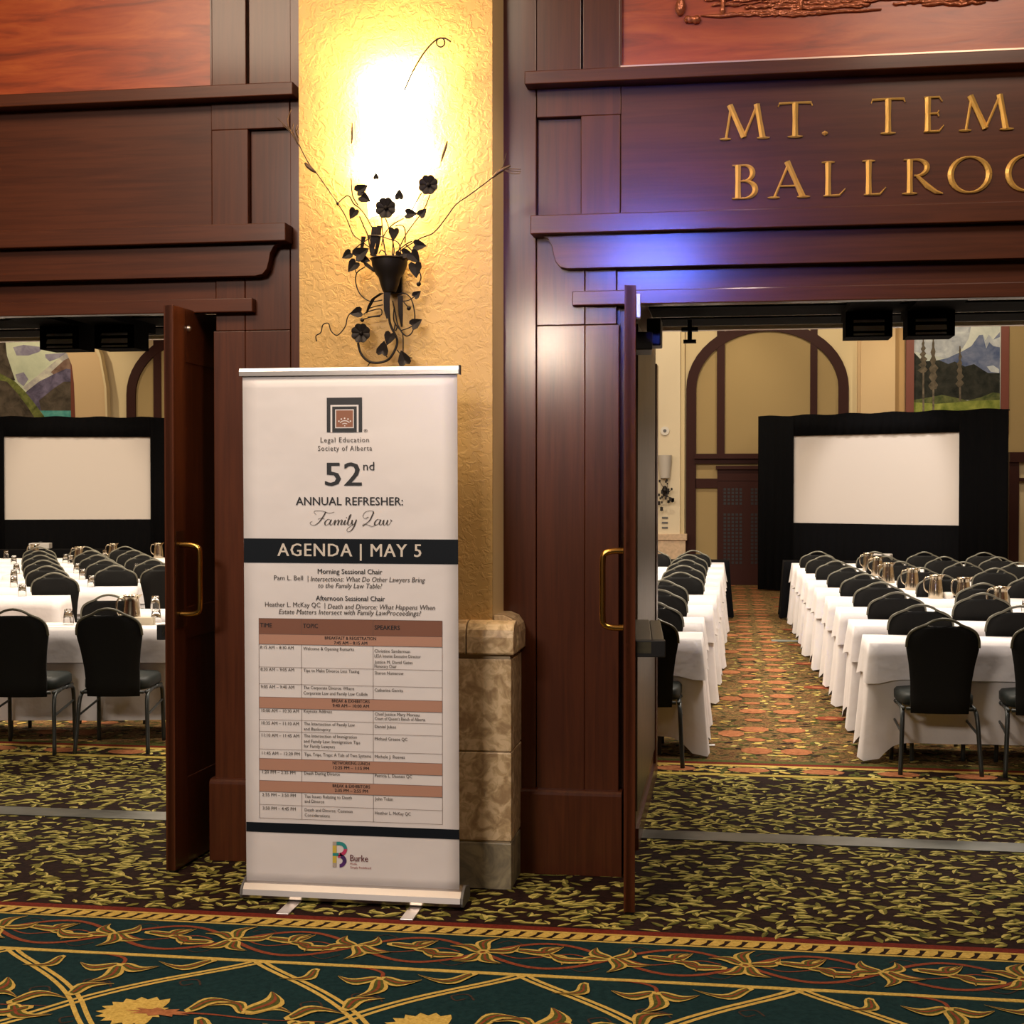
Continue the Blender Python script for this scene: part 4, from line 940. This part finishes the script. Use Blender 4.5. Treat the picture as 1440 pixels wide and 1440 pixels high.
RY=[(x,RB[i]) for i,x in enumerate((.87,.87,.86,.85,.82,.80,.80,.79,.79))]
for i,(x,y) in enumerate(RY):
    put_table(x+TL/2,y-TD/2,0,'at the aisle end, %s row right of the aisle'%O(i),'right of the aisle')
    if i>0: put_table(x+TL*1.5+.08,y-TD/2,0,'second from the aisle, %s row right of the aisle'%O(i),'right of the aisle')
put_table(.70+TL/2,18.62,0,'behind the last white row on the right','black-draped',True)
MY=[(x,RB[i]) for i,x in enumerate((-.18,-.19,-.14,-.12,-.10,-.10,-.08,-.07,-.07))]
for i,(x,y) in enumerate(MY): put_table(x-TL/2,y-TD/2,0,'in the %s row left of the aisle'%O(i),'left of the aisle')
put_table(.0-TL/2,18.62,0,'behind the last white row left of the aisle','black-draped',True)
def rowL(k,px,n,where,right=True):
    a=A9 if k<3 else A14
    q=G(px,820,TZ); m=DL(k)/(-sin(a)*q.x+cos(a)*q.y); xr,yr=q.x*m,q.y*m
    for t in range(n):
        s_=-(t+.5)*(TL+.07) if right else (t+.5)*(TL+.07)
        cx=xr+cos(a)*s_+sin(a)*TD/2; cy=yr+sin(a)*s_-cos(a)*TD/2
        put_table(cx,cy,a,'in the %s row of the left block, %s'%(where,('right-hand end','second from right','third from right')[t]),'in the left block')
rowL(1,-12,1,'first',False); rowL(2,190,1,'second',False); rowL(3,103,1,'third'); rowL(4,197,1,'fourth')
for k,px,n in ((5,262,2),(6,262,2),(7,262,2),(8,262,3),(9,262,3)): rowL(k,px,n,O(k-1))
pj=G(57,771,.75)
# black draped stand for the left projector
place(bcloth,USED,(pj.x,pj.y,0),radians(15),'black tablecloth on the projector table below the left screen','black tablecloths black-draped')
place(table,USED,(pj.x,pj.y,0),radians(15),'folding table under the left projector','banquet tables black-draped')
def projector(x,y,z,rz,lab):
    t=empty('projector',(0,0,0),lab,'projector',world=False)
    MB().box(-.15,.15,-.12,.12,.012,.10).build('housing',simple('pale_grey_projector',(.55,.52,.48),.4),t,bevel=.012)
    MB().tube([(.06,.12,.055),(.06,.135,.055)],.03,12).build('lens',M['black'],t)
    MB().lathe([(.03,.10),(.03,.115),(.0001,.118)],(0,0,0),10).build('zoom_dial',M['grey'],t)
    for sx in (-1,1): MB().tube([(sx*.11,-.08,0),(sx*.11,-.08,.014)],.012,8).build('foot',M['black'],t)
    t.location=(x,y,z); t.rotation_euler=(0,0,rz)
projector(1.90,18.62,TZ+.006,radians(-15),'pale grey projector on the black table facing the right screen')
projector(pj.x,pj.y,TZ+.006,radians(15),'pale grey projector on the black table facing the left screen')
# ------------------------------------------------------------------ tableware
def make_glass():
    m=MB(); m.lathe([(.037,0),(.035,.05),(.028,.105),(.026,.112),(.0001,.112),(.0001,.098),(.024,.098),(.033,.05),(.035,0)],n=14)
    return m.build('water_glass',M['glass'],smooth=True,cat='glass')
def make_pitcher():
    t=empty('water_pitcher',(0,0,0),'x','pitcher',world=False)
    MB().lathe([(.0001,0),(.064,0),(.066,.01),(.060,.08),(.050,.16),(.050,.19),(.056,.205),(.052,.204),(.046,.188),(.046,.16),(.055,.08),(.0001,.02)],n=18).build('body',M['chrome'],t,smooth=True)
    MB().tube(smoothpts([(-.050,0,.185),(-.085,0,.180),(-.100,0,.14),(-.092,0,.08),(-.062,0,.05)],4),.007,7).build('handle',M['chrome'],t,smooth=True)
    MB().add([(.048,-.018,.175),(.048,.018,.175),(.078,0,.212),(.05,-.022,.205),(.05,.022,.205)],[(0,2,3),(1,2,4),(0,1,2)]).build('spout',M['chrome'],t)
    return t
glass=make_glass(); pitcher=make_pitcher(); ZT=TZ+.0055
def tab(px,py): return G(px,py,ZT)
PG='steel water pitchers on the tables'
pr=[(1221,803,'farthest in the line right of the aisle'),(1234,810,'second farthest in the line right of the aisle'),(1249,820,'third farthest in the line right of the aisle'),(1283,830,'in the middle of the line right of the aisle'),(1316,839,'beside a white sugar bowl, right block'),(1355,847,'second nearest, right block'),(1407,863,'nearest, beside the right photo edge')]
RowsR=[y for x,y in RY]
def snapL(p):
    a=A9 if p.y<11.2 and p.x>-5.3 else A14; ks=(1,2) if a==A9 else range(3,10)
    d=-sin(a)*p.x+cos(a)*p.y; b_=min((DL(k) for k in ks),key=lambda v:abs(d-(v-TD/2))); dn=min(max(d,b_-TD+.09),b_-.09); return Vector((p.x*dn/d,p.y*dn/d,p.z))
def snap(p, rows):
    best=min(rows,key=lambda y:abs(p.y-(y-TD/2))); y=min(max(p.y,best-TD+.09),best-.09); k=y/p.y; return Vector((p.x*k,y,p.z))
for px,py,l in pr:
    p=snap(tab(px,py),RowsR); place(pitcher,USED,(p.x,p.y,ZT),radians(rnd.uniform(-20,20)),'steel water pitcher %s'%l,PG)
sg=MB().lathe([(.0001,0),(.035,0),(.042,.03),(.040,.055),(.036,.055),(.036,.01),(.0001,.01)],n=14).build('sugar_bowl',simple('white_china',(.8,.76,.7),.3),smooth=True,cat='bowl')
p=snap(tab(1334,838),RowsR); sg.location=(p.x,p.y,ZT); sg['label']='white china sugar bowl beside a steel pitcher on a right-hand table'
for i,(zx,zy) in enumerate(((1460,330),)):
    pass
lp=[(185,877,'large, behind the near chair by the left door','a'),(111,791,'in the middle column of the left block','b'),(159,786,'right of the middle column, left block','c'),(222.7,784,'beside the door edge, left block','d'),(48.6,788,'in the left column of chairs, left block','e')]
def L3(x,z): return x*.17361, 740+z*.17361
for px,py,l,_ in lp:
    p=snapL(tab(px,py)); place(pitcher,USED,(p.x,p.y,ZT),radians(rnd.uniform(-10,20)),'steel water pitcher %s'%l,PG)
gl=[(180,552),(112,480),(112,430),(133,370),(112,320),(740,485),(668,430),(622,375),(575,320),(530,285),(1195,430),(1112,385),(1058,335),(850,245),(1258,680),(1265,800),(555,800),(50,240)]
for i,(x,z) in enumerate(gl):
    p=snapL(tab(*L3(x,z))); place(glass,USED,(p.x,p.y,ZT),0,'upturned water glass on a white cloth in the left block, %s'%('near the left edge of the photo' if x<300 else 'in the middle of the doorway' if x<900 else 'beside the open door edge'),'upturned water glasses, '+('left' if x<300 else 'middle' if x<900 else 'door side'))
for i,(px,py) in enumerate(((1295,829),(1330,842),(1262,821),(1372,850),(1420,866))):
    p=snap(tab(px,py),RowsR); place(glass,USED,(p.x+.12,p.y,ZT),0,'upturned water glass beside a steel pitcher in the right block','upturned water glasses, right')
cup=MB().lathe([(.0001,0),(.032,0),(.036,.075),(.033,.075),(.030,.006),(.0001,.006)],n=14).build('paper_cup',simple('cream_cup',(.78,.70,.56),.5),smooth=True,cat='cup')
p=snapL(tab(53.8,825)); place(cup,USED,(p.x,p.y,ZT),0,'cream cup on a white cloth left of the nearest left-column chair')
p=snapL(tab(215,808)); place(cup,USED,(p.x,p.y,ZT),0,'cream cup on a white cloth near the open door edge')
p=snapL(tab(203,879)); o=MB().box(-.07,.07,-.03,.03,0,.055).build('card_holder',simple('cream_card',(.66,.58,.42),.6),bevel=.004,label='cream card holder on the near white table beside a glass',cat='box'); o.location=(p.x,p.y,ZT)
for px,py,l in ((90,882,'by the near chairs'),(215,885,'beside the card holder')):
    p=snapL(tab(px,py)); MB().box(p.x-.11,p.x+.11,p.y-.05,p.y+.05,ZT,ZT+.004).build('note_pad',simple('note_paper',(.78,.75,.70),.7),label='white note pad on the near left table %s'%l,cat='paper')

# ------------------------------------------------------------------ projection screens with black drape
def screen(a,b,sa,sb,z0,z1,zt,lab1,lab2,seed,shadow=True):
    a=Vector((*a,0)); b=Vector((*b,0)); u=(b-a); Ln=u.length; u.normalize(); nrm=Vector((u.y,-u.x,0))
    if nrm.y>0: nrm=-nrm
    dr=empty('screen_drape',(a.x,a.y,0),lab2,'drape')
    r=random.Random(seed)
    def panel(s0,s1,z0_,z1_,nm):
        n=max(6,int((s1-s0)/.035)); vs=[]
        for i in range(n+1):
            s=s0+(s1-s0)*i/n; d=.012*sin(s*42)+.008*sin(s*17+1)
            q=a+u*s+nrm*(.05+d); zt_=z1_+ (.010*sin(s*9) if z1_==zt else 0); vs += [(q.x,q.y,z0_),(q.x,q.y,zt_)]
        o=MB().add(vs,[(2*i,2*i+2,2*i+3,2*i+1) for i in range(n)]).build(nm,M['cloth_black'],dr,smooth=True); m_=o.modifiers.new('t','SOLIDIFY'); m_.thickness=.01
    panel(0,sa,.02,zt,'side_drape'); panel(sb,Ln,.02,zt,'side_drape'); panel(sa,sb,z1,zt,'top_drape'); panel(sa,sb,.02,z0,'skirt_drape')
    sc=empty('projection_screen',(a+u*sa),lab1,'screen')
    q0=a+u*(sa-.04); q1=a+u*(sb+.04)
    def bx(p,q,d0,d1,z0_,z1_,nm,mt):
        v=[]; 
        for z in (z0_,z1_):
            for base,d in ((p,d0),(q,d0),(q,d1),(p,d1)): w=base+nrm*d; v.append((w.x,w.y,z))
        return MB().add(v,[(0,1,2,3),(7,6,5,4),(0,4,5,1),(1,5,6,2),(2,6,7,3),(3,7,4,0)]).build(nm,mt,sc)
    bx(q0,q1,0,.012,z0-.04,z1+.03,'screen_surface',M['screenm'])
    for z in (z0-.06,z1+.04): bx(q0,q1,-.02,.0,z-.02,z+.02,'screen_frame',M['alu'])
    for p in (q0,q1): bx(p-u*.015,p+u*.015,-.03,-.005,0,z1+.05,'screen_post',M['alu'])
    tr=MB().add([tuple(a+nrm*.02+Vector((0,0,zt+.005))),tuple(b+nrm*.02+Vector((0,0,zt+.005)))],[]) 
    MB().tube([tuple(a+Vector((0,0,zt-.02))),tuple(b+Vector((0,0,zt-.02)))],.012,6).build('drape_rod',M['black'],dr)
M['screenm']=simple('matte_white_screen',(.72,.66,.60),.9)
screen((.50,23.42),(4.02,21.50),.62,3.30,1.11,2.49,2.82,'white projection screen framed in black drape through the right doorway','black drape surround of the right-hand projection screen',1)
screen((-13.2,21.62),(-9.05,22.72),1.42,3.78,1.14,2.51,2.84,'cream projection screen framed in black drape through the left doorway','black drape surround of the left-hand projection screen',2)
# ------------------------------------------------------------------ ballroom far wall
YW=24.7
fw=MB(); fw.box(-16,6,YW+.12,YW+.3,0,5.6); far=fw.build('wall_far',M['grout'],kind='structure')
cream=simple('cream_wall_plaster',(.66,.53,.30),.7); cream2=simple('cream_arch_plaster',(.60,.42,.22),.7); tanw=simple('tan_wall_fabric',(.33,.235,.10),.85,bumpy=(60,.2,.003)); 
MB().box(-16,6,YW,YW+.12,0,5.6).build('plaster_field',cream,far)
def xw(px): return P(px,600,YW).x
def zw(py,px=1000): return P(px,py,YW).z
def wbox(px0,px1,py0,py1,d0,d1,name,mat,bev=0):
    z0,z1=sorted((P((px0+px1)/2,py1,YW).z,P((px0+px1)/2,py0,YW).z))
    return MB().box(xw(px0),xw(px1),YW-d0,YW-d1,max(0,z0),z1).build(name,mat,far,bevel=bev)
def arch(x0,x1,zs,ztop,w,name='arch_frame'):
    """wood frame: jambs and elliptical head"""
    m=MB(); cx=(x0+x1)/2; rx=(x1-x0)/2; rz=ztop-zs; n=24; o=[];i_=[]
    o.append((x0,0)); i_.append((x0+w,0))
    for k in range(n+1):
        a=pi-pi*k/n; o.append((cx+rx*cos(a),zs+rz*sin(a))); i_.append((cx+(rx-w)*cos(a),zs+(rz-w)*sin(a)))
    o.append((x1,0)); i_.append((x1-w,0)); N=len(o); vs=[]
    for p,q in zip(o,i_): vs += [(p[0],YW-.07,p[1]),(q[0],YW-.07,q[1]),(p[0],YW,p[1]),(q[0],YW,q[1])]
    fs=[]
    for k in range(N-1): b=4*k; fs += [(b,b+1,b+5,b+4),(b,b+4,b+6,b+2),(b+1,b+3,b+7,b+5)]
    MB().add(vs,fs).build(name,M['wood_far'],far)
    inf=[(x0+w*.5,0)]+[(cx+(rx-w*.5)*cos(pi-pi*k/n),zs+(rz-w*.5)*sin(pi-pi*k/n)) for k in range(n+1)]+[(x1-w*.5,0)]
    MB().prism(inf,YW-.02,YW+.0,'y').build('fabric_panel',tanw,far)
zs=3.36; xa0,xa1=xw(965),xw(1193)
arch(xa0,xa1,zs,4.50,.17)
for a,b_ in ((1008,1019),(1139,1149)): wbox(a,b_,420,640,.065,.01,'mullion',M['wood_far'])
# wainscot under the arch
wbox(977,1185,638,645,.16,0,'wainscot_ledge',M['wood_far']); wbox(977,1185,645,652,.09,0,'wainscot_rail',M['wood_far'])
wbox(1007,1185,655,660,.12,0,'door_head',M['wood_far']); wbox(1009,1185,660,676,.07,0,'door_head',M['wood_far'])
wbox(976,1009,673,686,.07,.0,'wainscot_rail',M['wood_far']); wbox(1009,1185,676,830,.06,0,'lattice_door',M['wood_far'])
lat=MB()
for x0,ncol in ((1017.5,5),(1056,5)):
    for y0,ny_,dy in ((686.5,5,5.0),(722,14,5.2)):
        for i in range(ncol):
            for j in range(ny_):
                a=P(x0+i*5.6,y0+j*dy,YW-.06); lat.box(a.x,a.x+.042,YW-.064,YW-.0605,a.z-.040,a.z)
lat.build('lattice_openings',M['black'],far,kind='stuff')
wbox(965,978,560,823,.075,0,'arch_jamb',M['wood_far'])
# pier with sconce, stone base
wbox(880,957,440,830,.22,0,'pier',simple('pier_plaster',(.70,.60,.42),.7)); wbox(957,963,440,830,.12,0,'pier_return',cream)
wbox(876,967,750,759,.30,0,'pier_cap',M['stone_far'],.01); wbox(878,965,759,830,.27,0,'pier_stone_block',M['stone_far'],.01)
px_=P(935,606,YW-.22)
e=empty('wall_clock_speaker',(px_.x,YW-.23,px_.z),'small round white wall fixture above the unlit far sconce','speaker')
MB().lathe([(.0001,0),(.035,0)],n=12).build('grille',M['dgrey'],e) if False else None
o=MB().tube([(px_.x,YW-.225,px_.z),(px_.x,YW-.25,px_.z)],.075,16).build('body',simple('off_white_plastic',(.7,.66,.58),.5),e); MB().tube([(px_.x,YW-.25,px_.z),(px_.x,YW-.256,px_.z)],.03,10).build('grille',M['grey'],e)
# far sconce (unlit)
s0=P(935,670,YW-.3); fs_=empty('wall_sconce',(s0.x,YW-.3,1.2),'small unlit grey glass sconce with black iron flowers on the far cream pier','wall lamp')
MB().lathe([(.085,1.83),(.12,2.22)],(s0.x-.0,YW-.30,0),14).build('glass_shade',simple('unlit_frosted_glass',(.52,.48,.42),.35),fs_,smooth=True)
bb=MB(); bb.lathe([(.03,1.52),(.06,1.62),(.02,1.70)],(s0.x,YW-.3,0),10); bb.build('basket',M['iron'],fs_)
fr_=random.Random(4)
for i in range(26):
    a=fr_.uniform(0,6.28); rr_=fr_.uniform(.03,.2); cx=s0.x+rr_*cos(a)*.9; cz=1.58+rr_*sin(a)*1.6; r_=fr_.uniform(.018,.04)
    m=MB(); n=8; m.add([(cx+r_*cos(2*pi*k/n)*(.6+.4*(k%2)),YW-.34,cz+r_*sin(2*pi*k/n)) for k in range(n)],[tuple(range(n))]); o=m.build('leaf',M['iron'],fs_); q=o.modifiers.new('t','SOLIDIFY'); q.thickness=.004
    if i%2==0: MB().tube([(s0.x,YW-.31,1.55),((s0.x+cx)/2+.02,YW-.33,(1.55+cz)/2),(cx,YW-.335,cz)],.005,5).build('stem',M['iron'],fs_)
for i,y in enumerate((728,735,742)):
    p=P(935,y,YW-.22); MB().box(p.x-.05,p.x+.05,YW-.235,YW-.22,p.z-.015,p.z+.015).build('switch_plate',M['grey'],label='small grey switch plate under the far sconce, %s of three'%('top','middle','bottom')[i],cat='switch')
# right bay: pier edge, splay, painting
wbox(1205,1209,440,640,.10,0,'arch_edge',cream2); wbox(1209,1257,440,830,.16,0,'splay_pier',simple('splay_plaster',(.60,.43,.23),.7)); wbox(1257,1272,430,830,.02,-.02,'splay_return',simple('darker_tan_plaster',(.46,.29,.12),.8))  # splay return is a darker tan than the splay pier
def oil(name_mat,c1,c2,sc): return c_mat(name_mat,[(.3,c1),(.7,c2)],sc,.6,bs=40)
def painting(px0,px1,py0,py1,lab,polys,trees=()):
    fr=empty('landscape_painting',(xw((px0+px1)/2),YW-.03,P(px0,py1,YW).z),lab,'painting')
    z0=P((px0+px1)/2,py1,YW).z; z1=P((px0+px1)/2,py0,YW).z
    MB().box(xw(px0),xw(px1),YW-.03,YW-.008,z0,z1).build('canvas',polys[0],fr)
    for i,(poly,mt) in enumerate(polys[1]):
        MB().prism([(P(x,y,YW-.03).x,P(x,y,YW-.03).z) for x,y in poly],YW-.031-.0007*i,YW-.030-.0007*i,'y').build('painted_shape',mt,fr)
    for a,b_ in ((px0-11,px0),(px1,px1+11)): MB().box(xw(a),xw(b_),YW-.09,YW,z0-.3,z1).build('frame',M['frame_red'],fr)
    MB().box(xw(px0-11),xw(px1+11),YW-.09,YW,z1,z1+.15).build('frame',M['frame_red'],fr); MB().box(xw(px0-11),xw(px1+11),YW-.09,YW,z0-.15,z0).build('frame',M['frame_red'],fr)
    return fr
M['frame_red']=simple('red_brown_frame',(.16,.036,.018),.5)
sky=oil('painted_cloud',(.45,.50,.46),(.72,.74,.66),2.2); snow=oil('painted_snow',(.30,.33,.38),(.62,.66,.66),5); blue=oil('painted_blue_mountain',(.06,.09,.19),(.22,.25,.35),5)
fir=oil('painted_fir_forest',(.010,.012,.010),(.045,.045,.035),6); mead=oil('painted_meadow',(.09,.13,.02),(.33,.36,.08),5); bush=oil('painted_scrub',(.04,.06,.02),(.16,.17,.06),8); bark=oil('painted_bark',(.05,.04,.03),(.22,.18,.13),9)
def z6(x,z): return 1180+x*.18056, 400+z*.18056
def zp(pts): return [z6(*p) for p in pts]
sh_r=[(zp([(575,300),(880,310),(960,480),(900,560),(840,580),(760,560),(575,520)]),snow),(zp([(880,310),(1030,310),(1010,420),(960,500),(900,520),(870,400)]),snow),
 (zp([(720,600),(840,575),(960,520),(1030,480),(1090,395),(1120,392),(1140,440),(1165,390),(1200,430),(1252,370),(1252,720),(720,720)]),blue),
 (zp([(1120,392),(1140,445),(1165,390),(1200,430),(1252,410),(1252,490),(1200,480),(1170,450),(1145,500)]),snow),
 (zp([(575,520),(650,600),(780,590),(850,620),(900,600),(980,640),(1050,620),(1110,660),(1160,690),(1252,690),(1252,900),(575,900)]),fir),
 (zp([(1150,640),(1200,630),(1245,660),(1245,690),(1180,680)]),snow),
 (zp([(575,900),(700,880),(800,860),(900,880),(1000,905),(1100,880),(1200,840),(1252,850),(1252,920),(575,940)]),bush),
 (zp([(575,918),(760,930),(900,920),(1050,905),(1252,900),(1252,1010),(575,1010)]),mead)]
fir2=oil('painted_near_fir',(.06,.05,.035),(.16,.13,.09),9)
def firtree(x,zt,zb,w,fol0,fol1,seed):
    r=random.Random(seed); L1=[];R1=[]
    n=12
    for i in range(n+1):
        z=fol0+(fol1-fol0)*i/n; ww=w*(.12+.88*(i/n)**.7)*(1 if i%2 else .45); L1.append((x-ww*(.7+.5*r.random()),z)); R1.append((x+ww*(.7+.5*r.random()),z-6))
    return [(zp([(x-5,zt),(x+5,zt),(x+9,zb),(x-7,zb)]),bark),(zp([(x,zt)]+R1+L1[::-1]),fir2)]
for x,zt,zb,w,f0,f1,sd in ((655,430,990,42,440,690,1),(733,420,985,46,430,820,2),(940,480,905,34,490,800,3)): sh_r += firtree(x,zt,zb,w,f0,f1,sd)
painting(1284,1406,455,585,'painting of fir trees and snowy mountains above the right screen',(sky,sh_r))
def z7(x,z): return x/6, 420+z/6
def zq(pts): return [z7(*p) for p in pts]
cliff=oil('painted_cliff',(.035,.028,.020),(.14,.11,.08),5); hill=oil('painted_green_hill',(.04,.05,.012),(.22,.24,.07),7); purp=oil('painted_purple_mountain',(.035,.03,.05),(.20,.17,.26),5); lilac=oil('painted_lilac_cloud',(.20,.18,.26),(.42,.40,.46),4); ray_=oil('painted_sun_ray',(.30,.27,.30),(.74,.72,.56),4); lake=oil('painted_turquoise_lake',(.05,.26,.24),(.14,.42,.36),9); sky2=oil('painted_green_sky',(.50,.55,.40),(.74,.77,.56),2); rust=oil('painted_rust_slope',(.14,.08,.06),(.34,.22,.16),5)
sh_l=[(zq([(110,410),(200,390),(370,410),(330,450),(240,480),(140,480)]),lilac),(zq([(380,470),(560,455),(500,500),(420,530),(385,500)]),lilac),(zq([(130,640),(200,620),(240,680),(200,740),(150,700)]),lilac),
 (zq([(190,750),(330,640),(450,540),(560,455),(620,455),(620,560),(420,680),(240,790)]),ray_),(zq([(430,620),(540,520),(620,480),(620,640),(500,680)]),rust),
 (zq([(215,790),(330,700),(450,640),(560,590),(620,600),(620,950),(330,950)]),purp),(zq([(330,860),(450,760),(540,700),(620,700),(620,950),(350,950)]),cliff),
 (zq([(340,945),(620,945),(620,1000),(380,1000)]),lake),(zq([(-60,340),(45,350),(60,480),(90,570),(130,690),(-60,700)]),cliff),
 (zq([(-60,600),(40,650),(130,700),(210,780),(290,880),(380,1000),(-60,1000)]),hill),(zq([(-60,680),(60,700),(150,800),(240,920),(290,1000),(-60,1000)]),cliff)]
painting(-40,103,470,590,'painting of a lake below cliffs and purple mountains above the left screen',(sky2,sh_l))
# left bay: splayed arch, plaster, second wood arch
def z8x(px,py,Y=YW): p=P(px,py,Y); return (p.x,p.z)
cr=[(113,590),(111,540),(108,515),(102,500),(95,492),(95,455),(118,455),(135,480),(148,505),(155,545),(157,590)]
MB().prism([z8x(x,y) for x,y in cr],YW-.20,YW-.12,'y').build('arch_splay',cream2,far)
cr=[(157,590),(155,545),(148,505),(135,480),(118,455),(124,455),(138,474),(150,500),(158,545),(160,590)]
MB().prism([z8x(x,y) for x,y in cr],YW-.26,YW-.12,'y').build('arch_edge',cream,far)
xl0=xw(180); arch(xl0,xl0+(xa1-xa0),zs,4.50,.17)
for a in (218,): wbox(a,a+10,420,640,.065,.01,'mullion',M['wood_far'])
# right edge of the view: fabric wall and ledge
wbox(1418,1470,440,640,.03,0,'fabric_panel',tanw); wbox(1418,1480,636,650,.15,0,'wainscot_ledge',M['wood_far']); wbox(1418,1432,650,830,.10,0,'wainscot_post',M['wood_far']); wbox(1432,1480,672,677,.12,0,'wainscot_rail',M['wood_far'])
# ------------------------------------------------------------------ small floor things
a=G(1085,902); MB().box(a.x,a.x+.52,a.y-.06,a.y+.10,.003,.010).build('floor_outlet_plate',simple('grey_floor_plate',(.20,.22,.19),.5),bevel=.002,label='flat grey cover plate on the carpet in the aisle',cat='plate')
for px,py,l in ((1016,906,'small white paper scrap on the carpet at the left side of the aisle'),(999,1049,'tiny white scrap beside the near left tablecloth corner')):
    a=G(px,py); MB().add([(a.x-.03,a.y-.02,.004),(a.x+.03,a.y-.015,.006),(a.x+.028,a.y+.02,.012),(a.x-.028,a.y+.02,.005)],[(0,1,2,3)]).build('paper_scrap',simple('scrap_paper',(.8,.77,.72),.8),label=l,cat='paper')
a=G(1063,818)
ab=empty('wall_box',(a.x,a.y,0),'small metal amplifier box standing beside the black drape at the aisle end','box')
MB().box(a.x-.12,a.x+.10,a.y-.1,a.y+.1,.0,.24).build('case',M['dgrey'],ab,bevel=.01); MB().box(a.x-.10,a.x-.02,a.y-.108,a.y-.10,.05,.18).build('front_plate',M['steel'],ab)
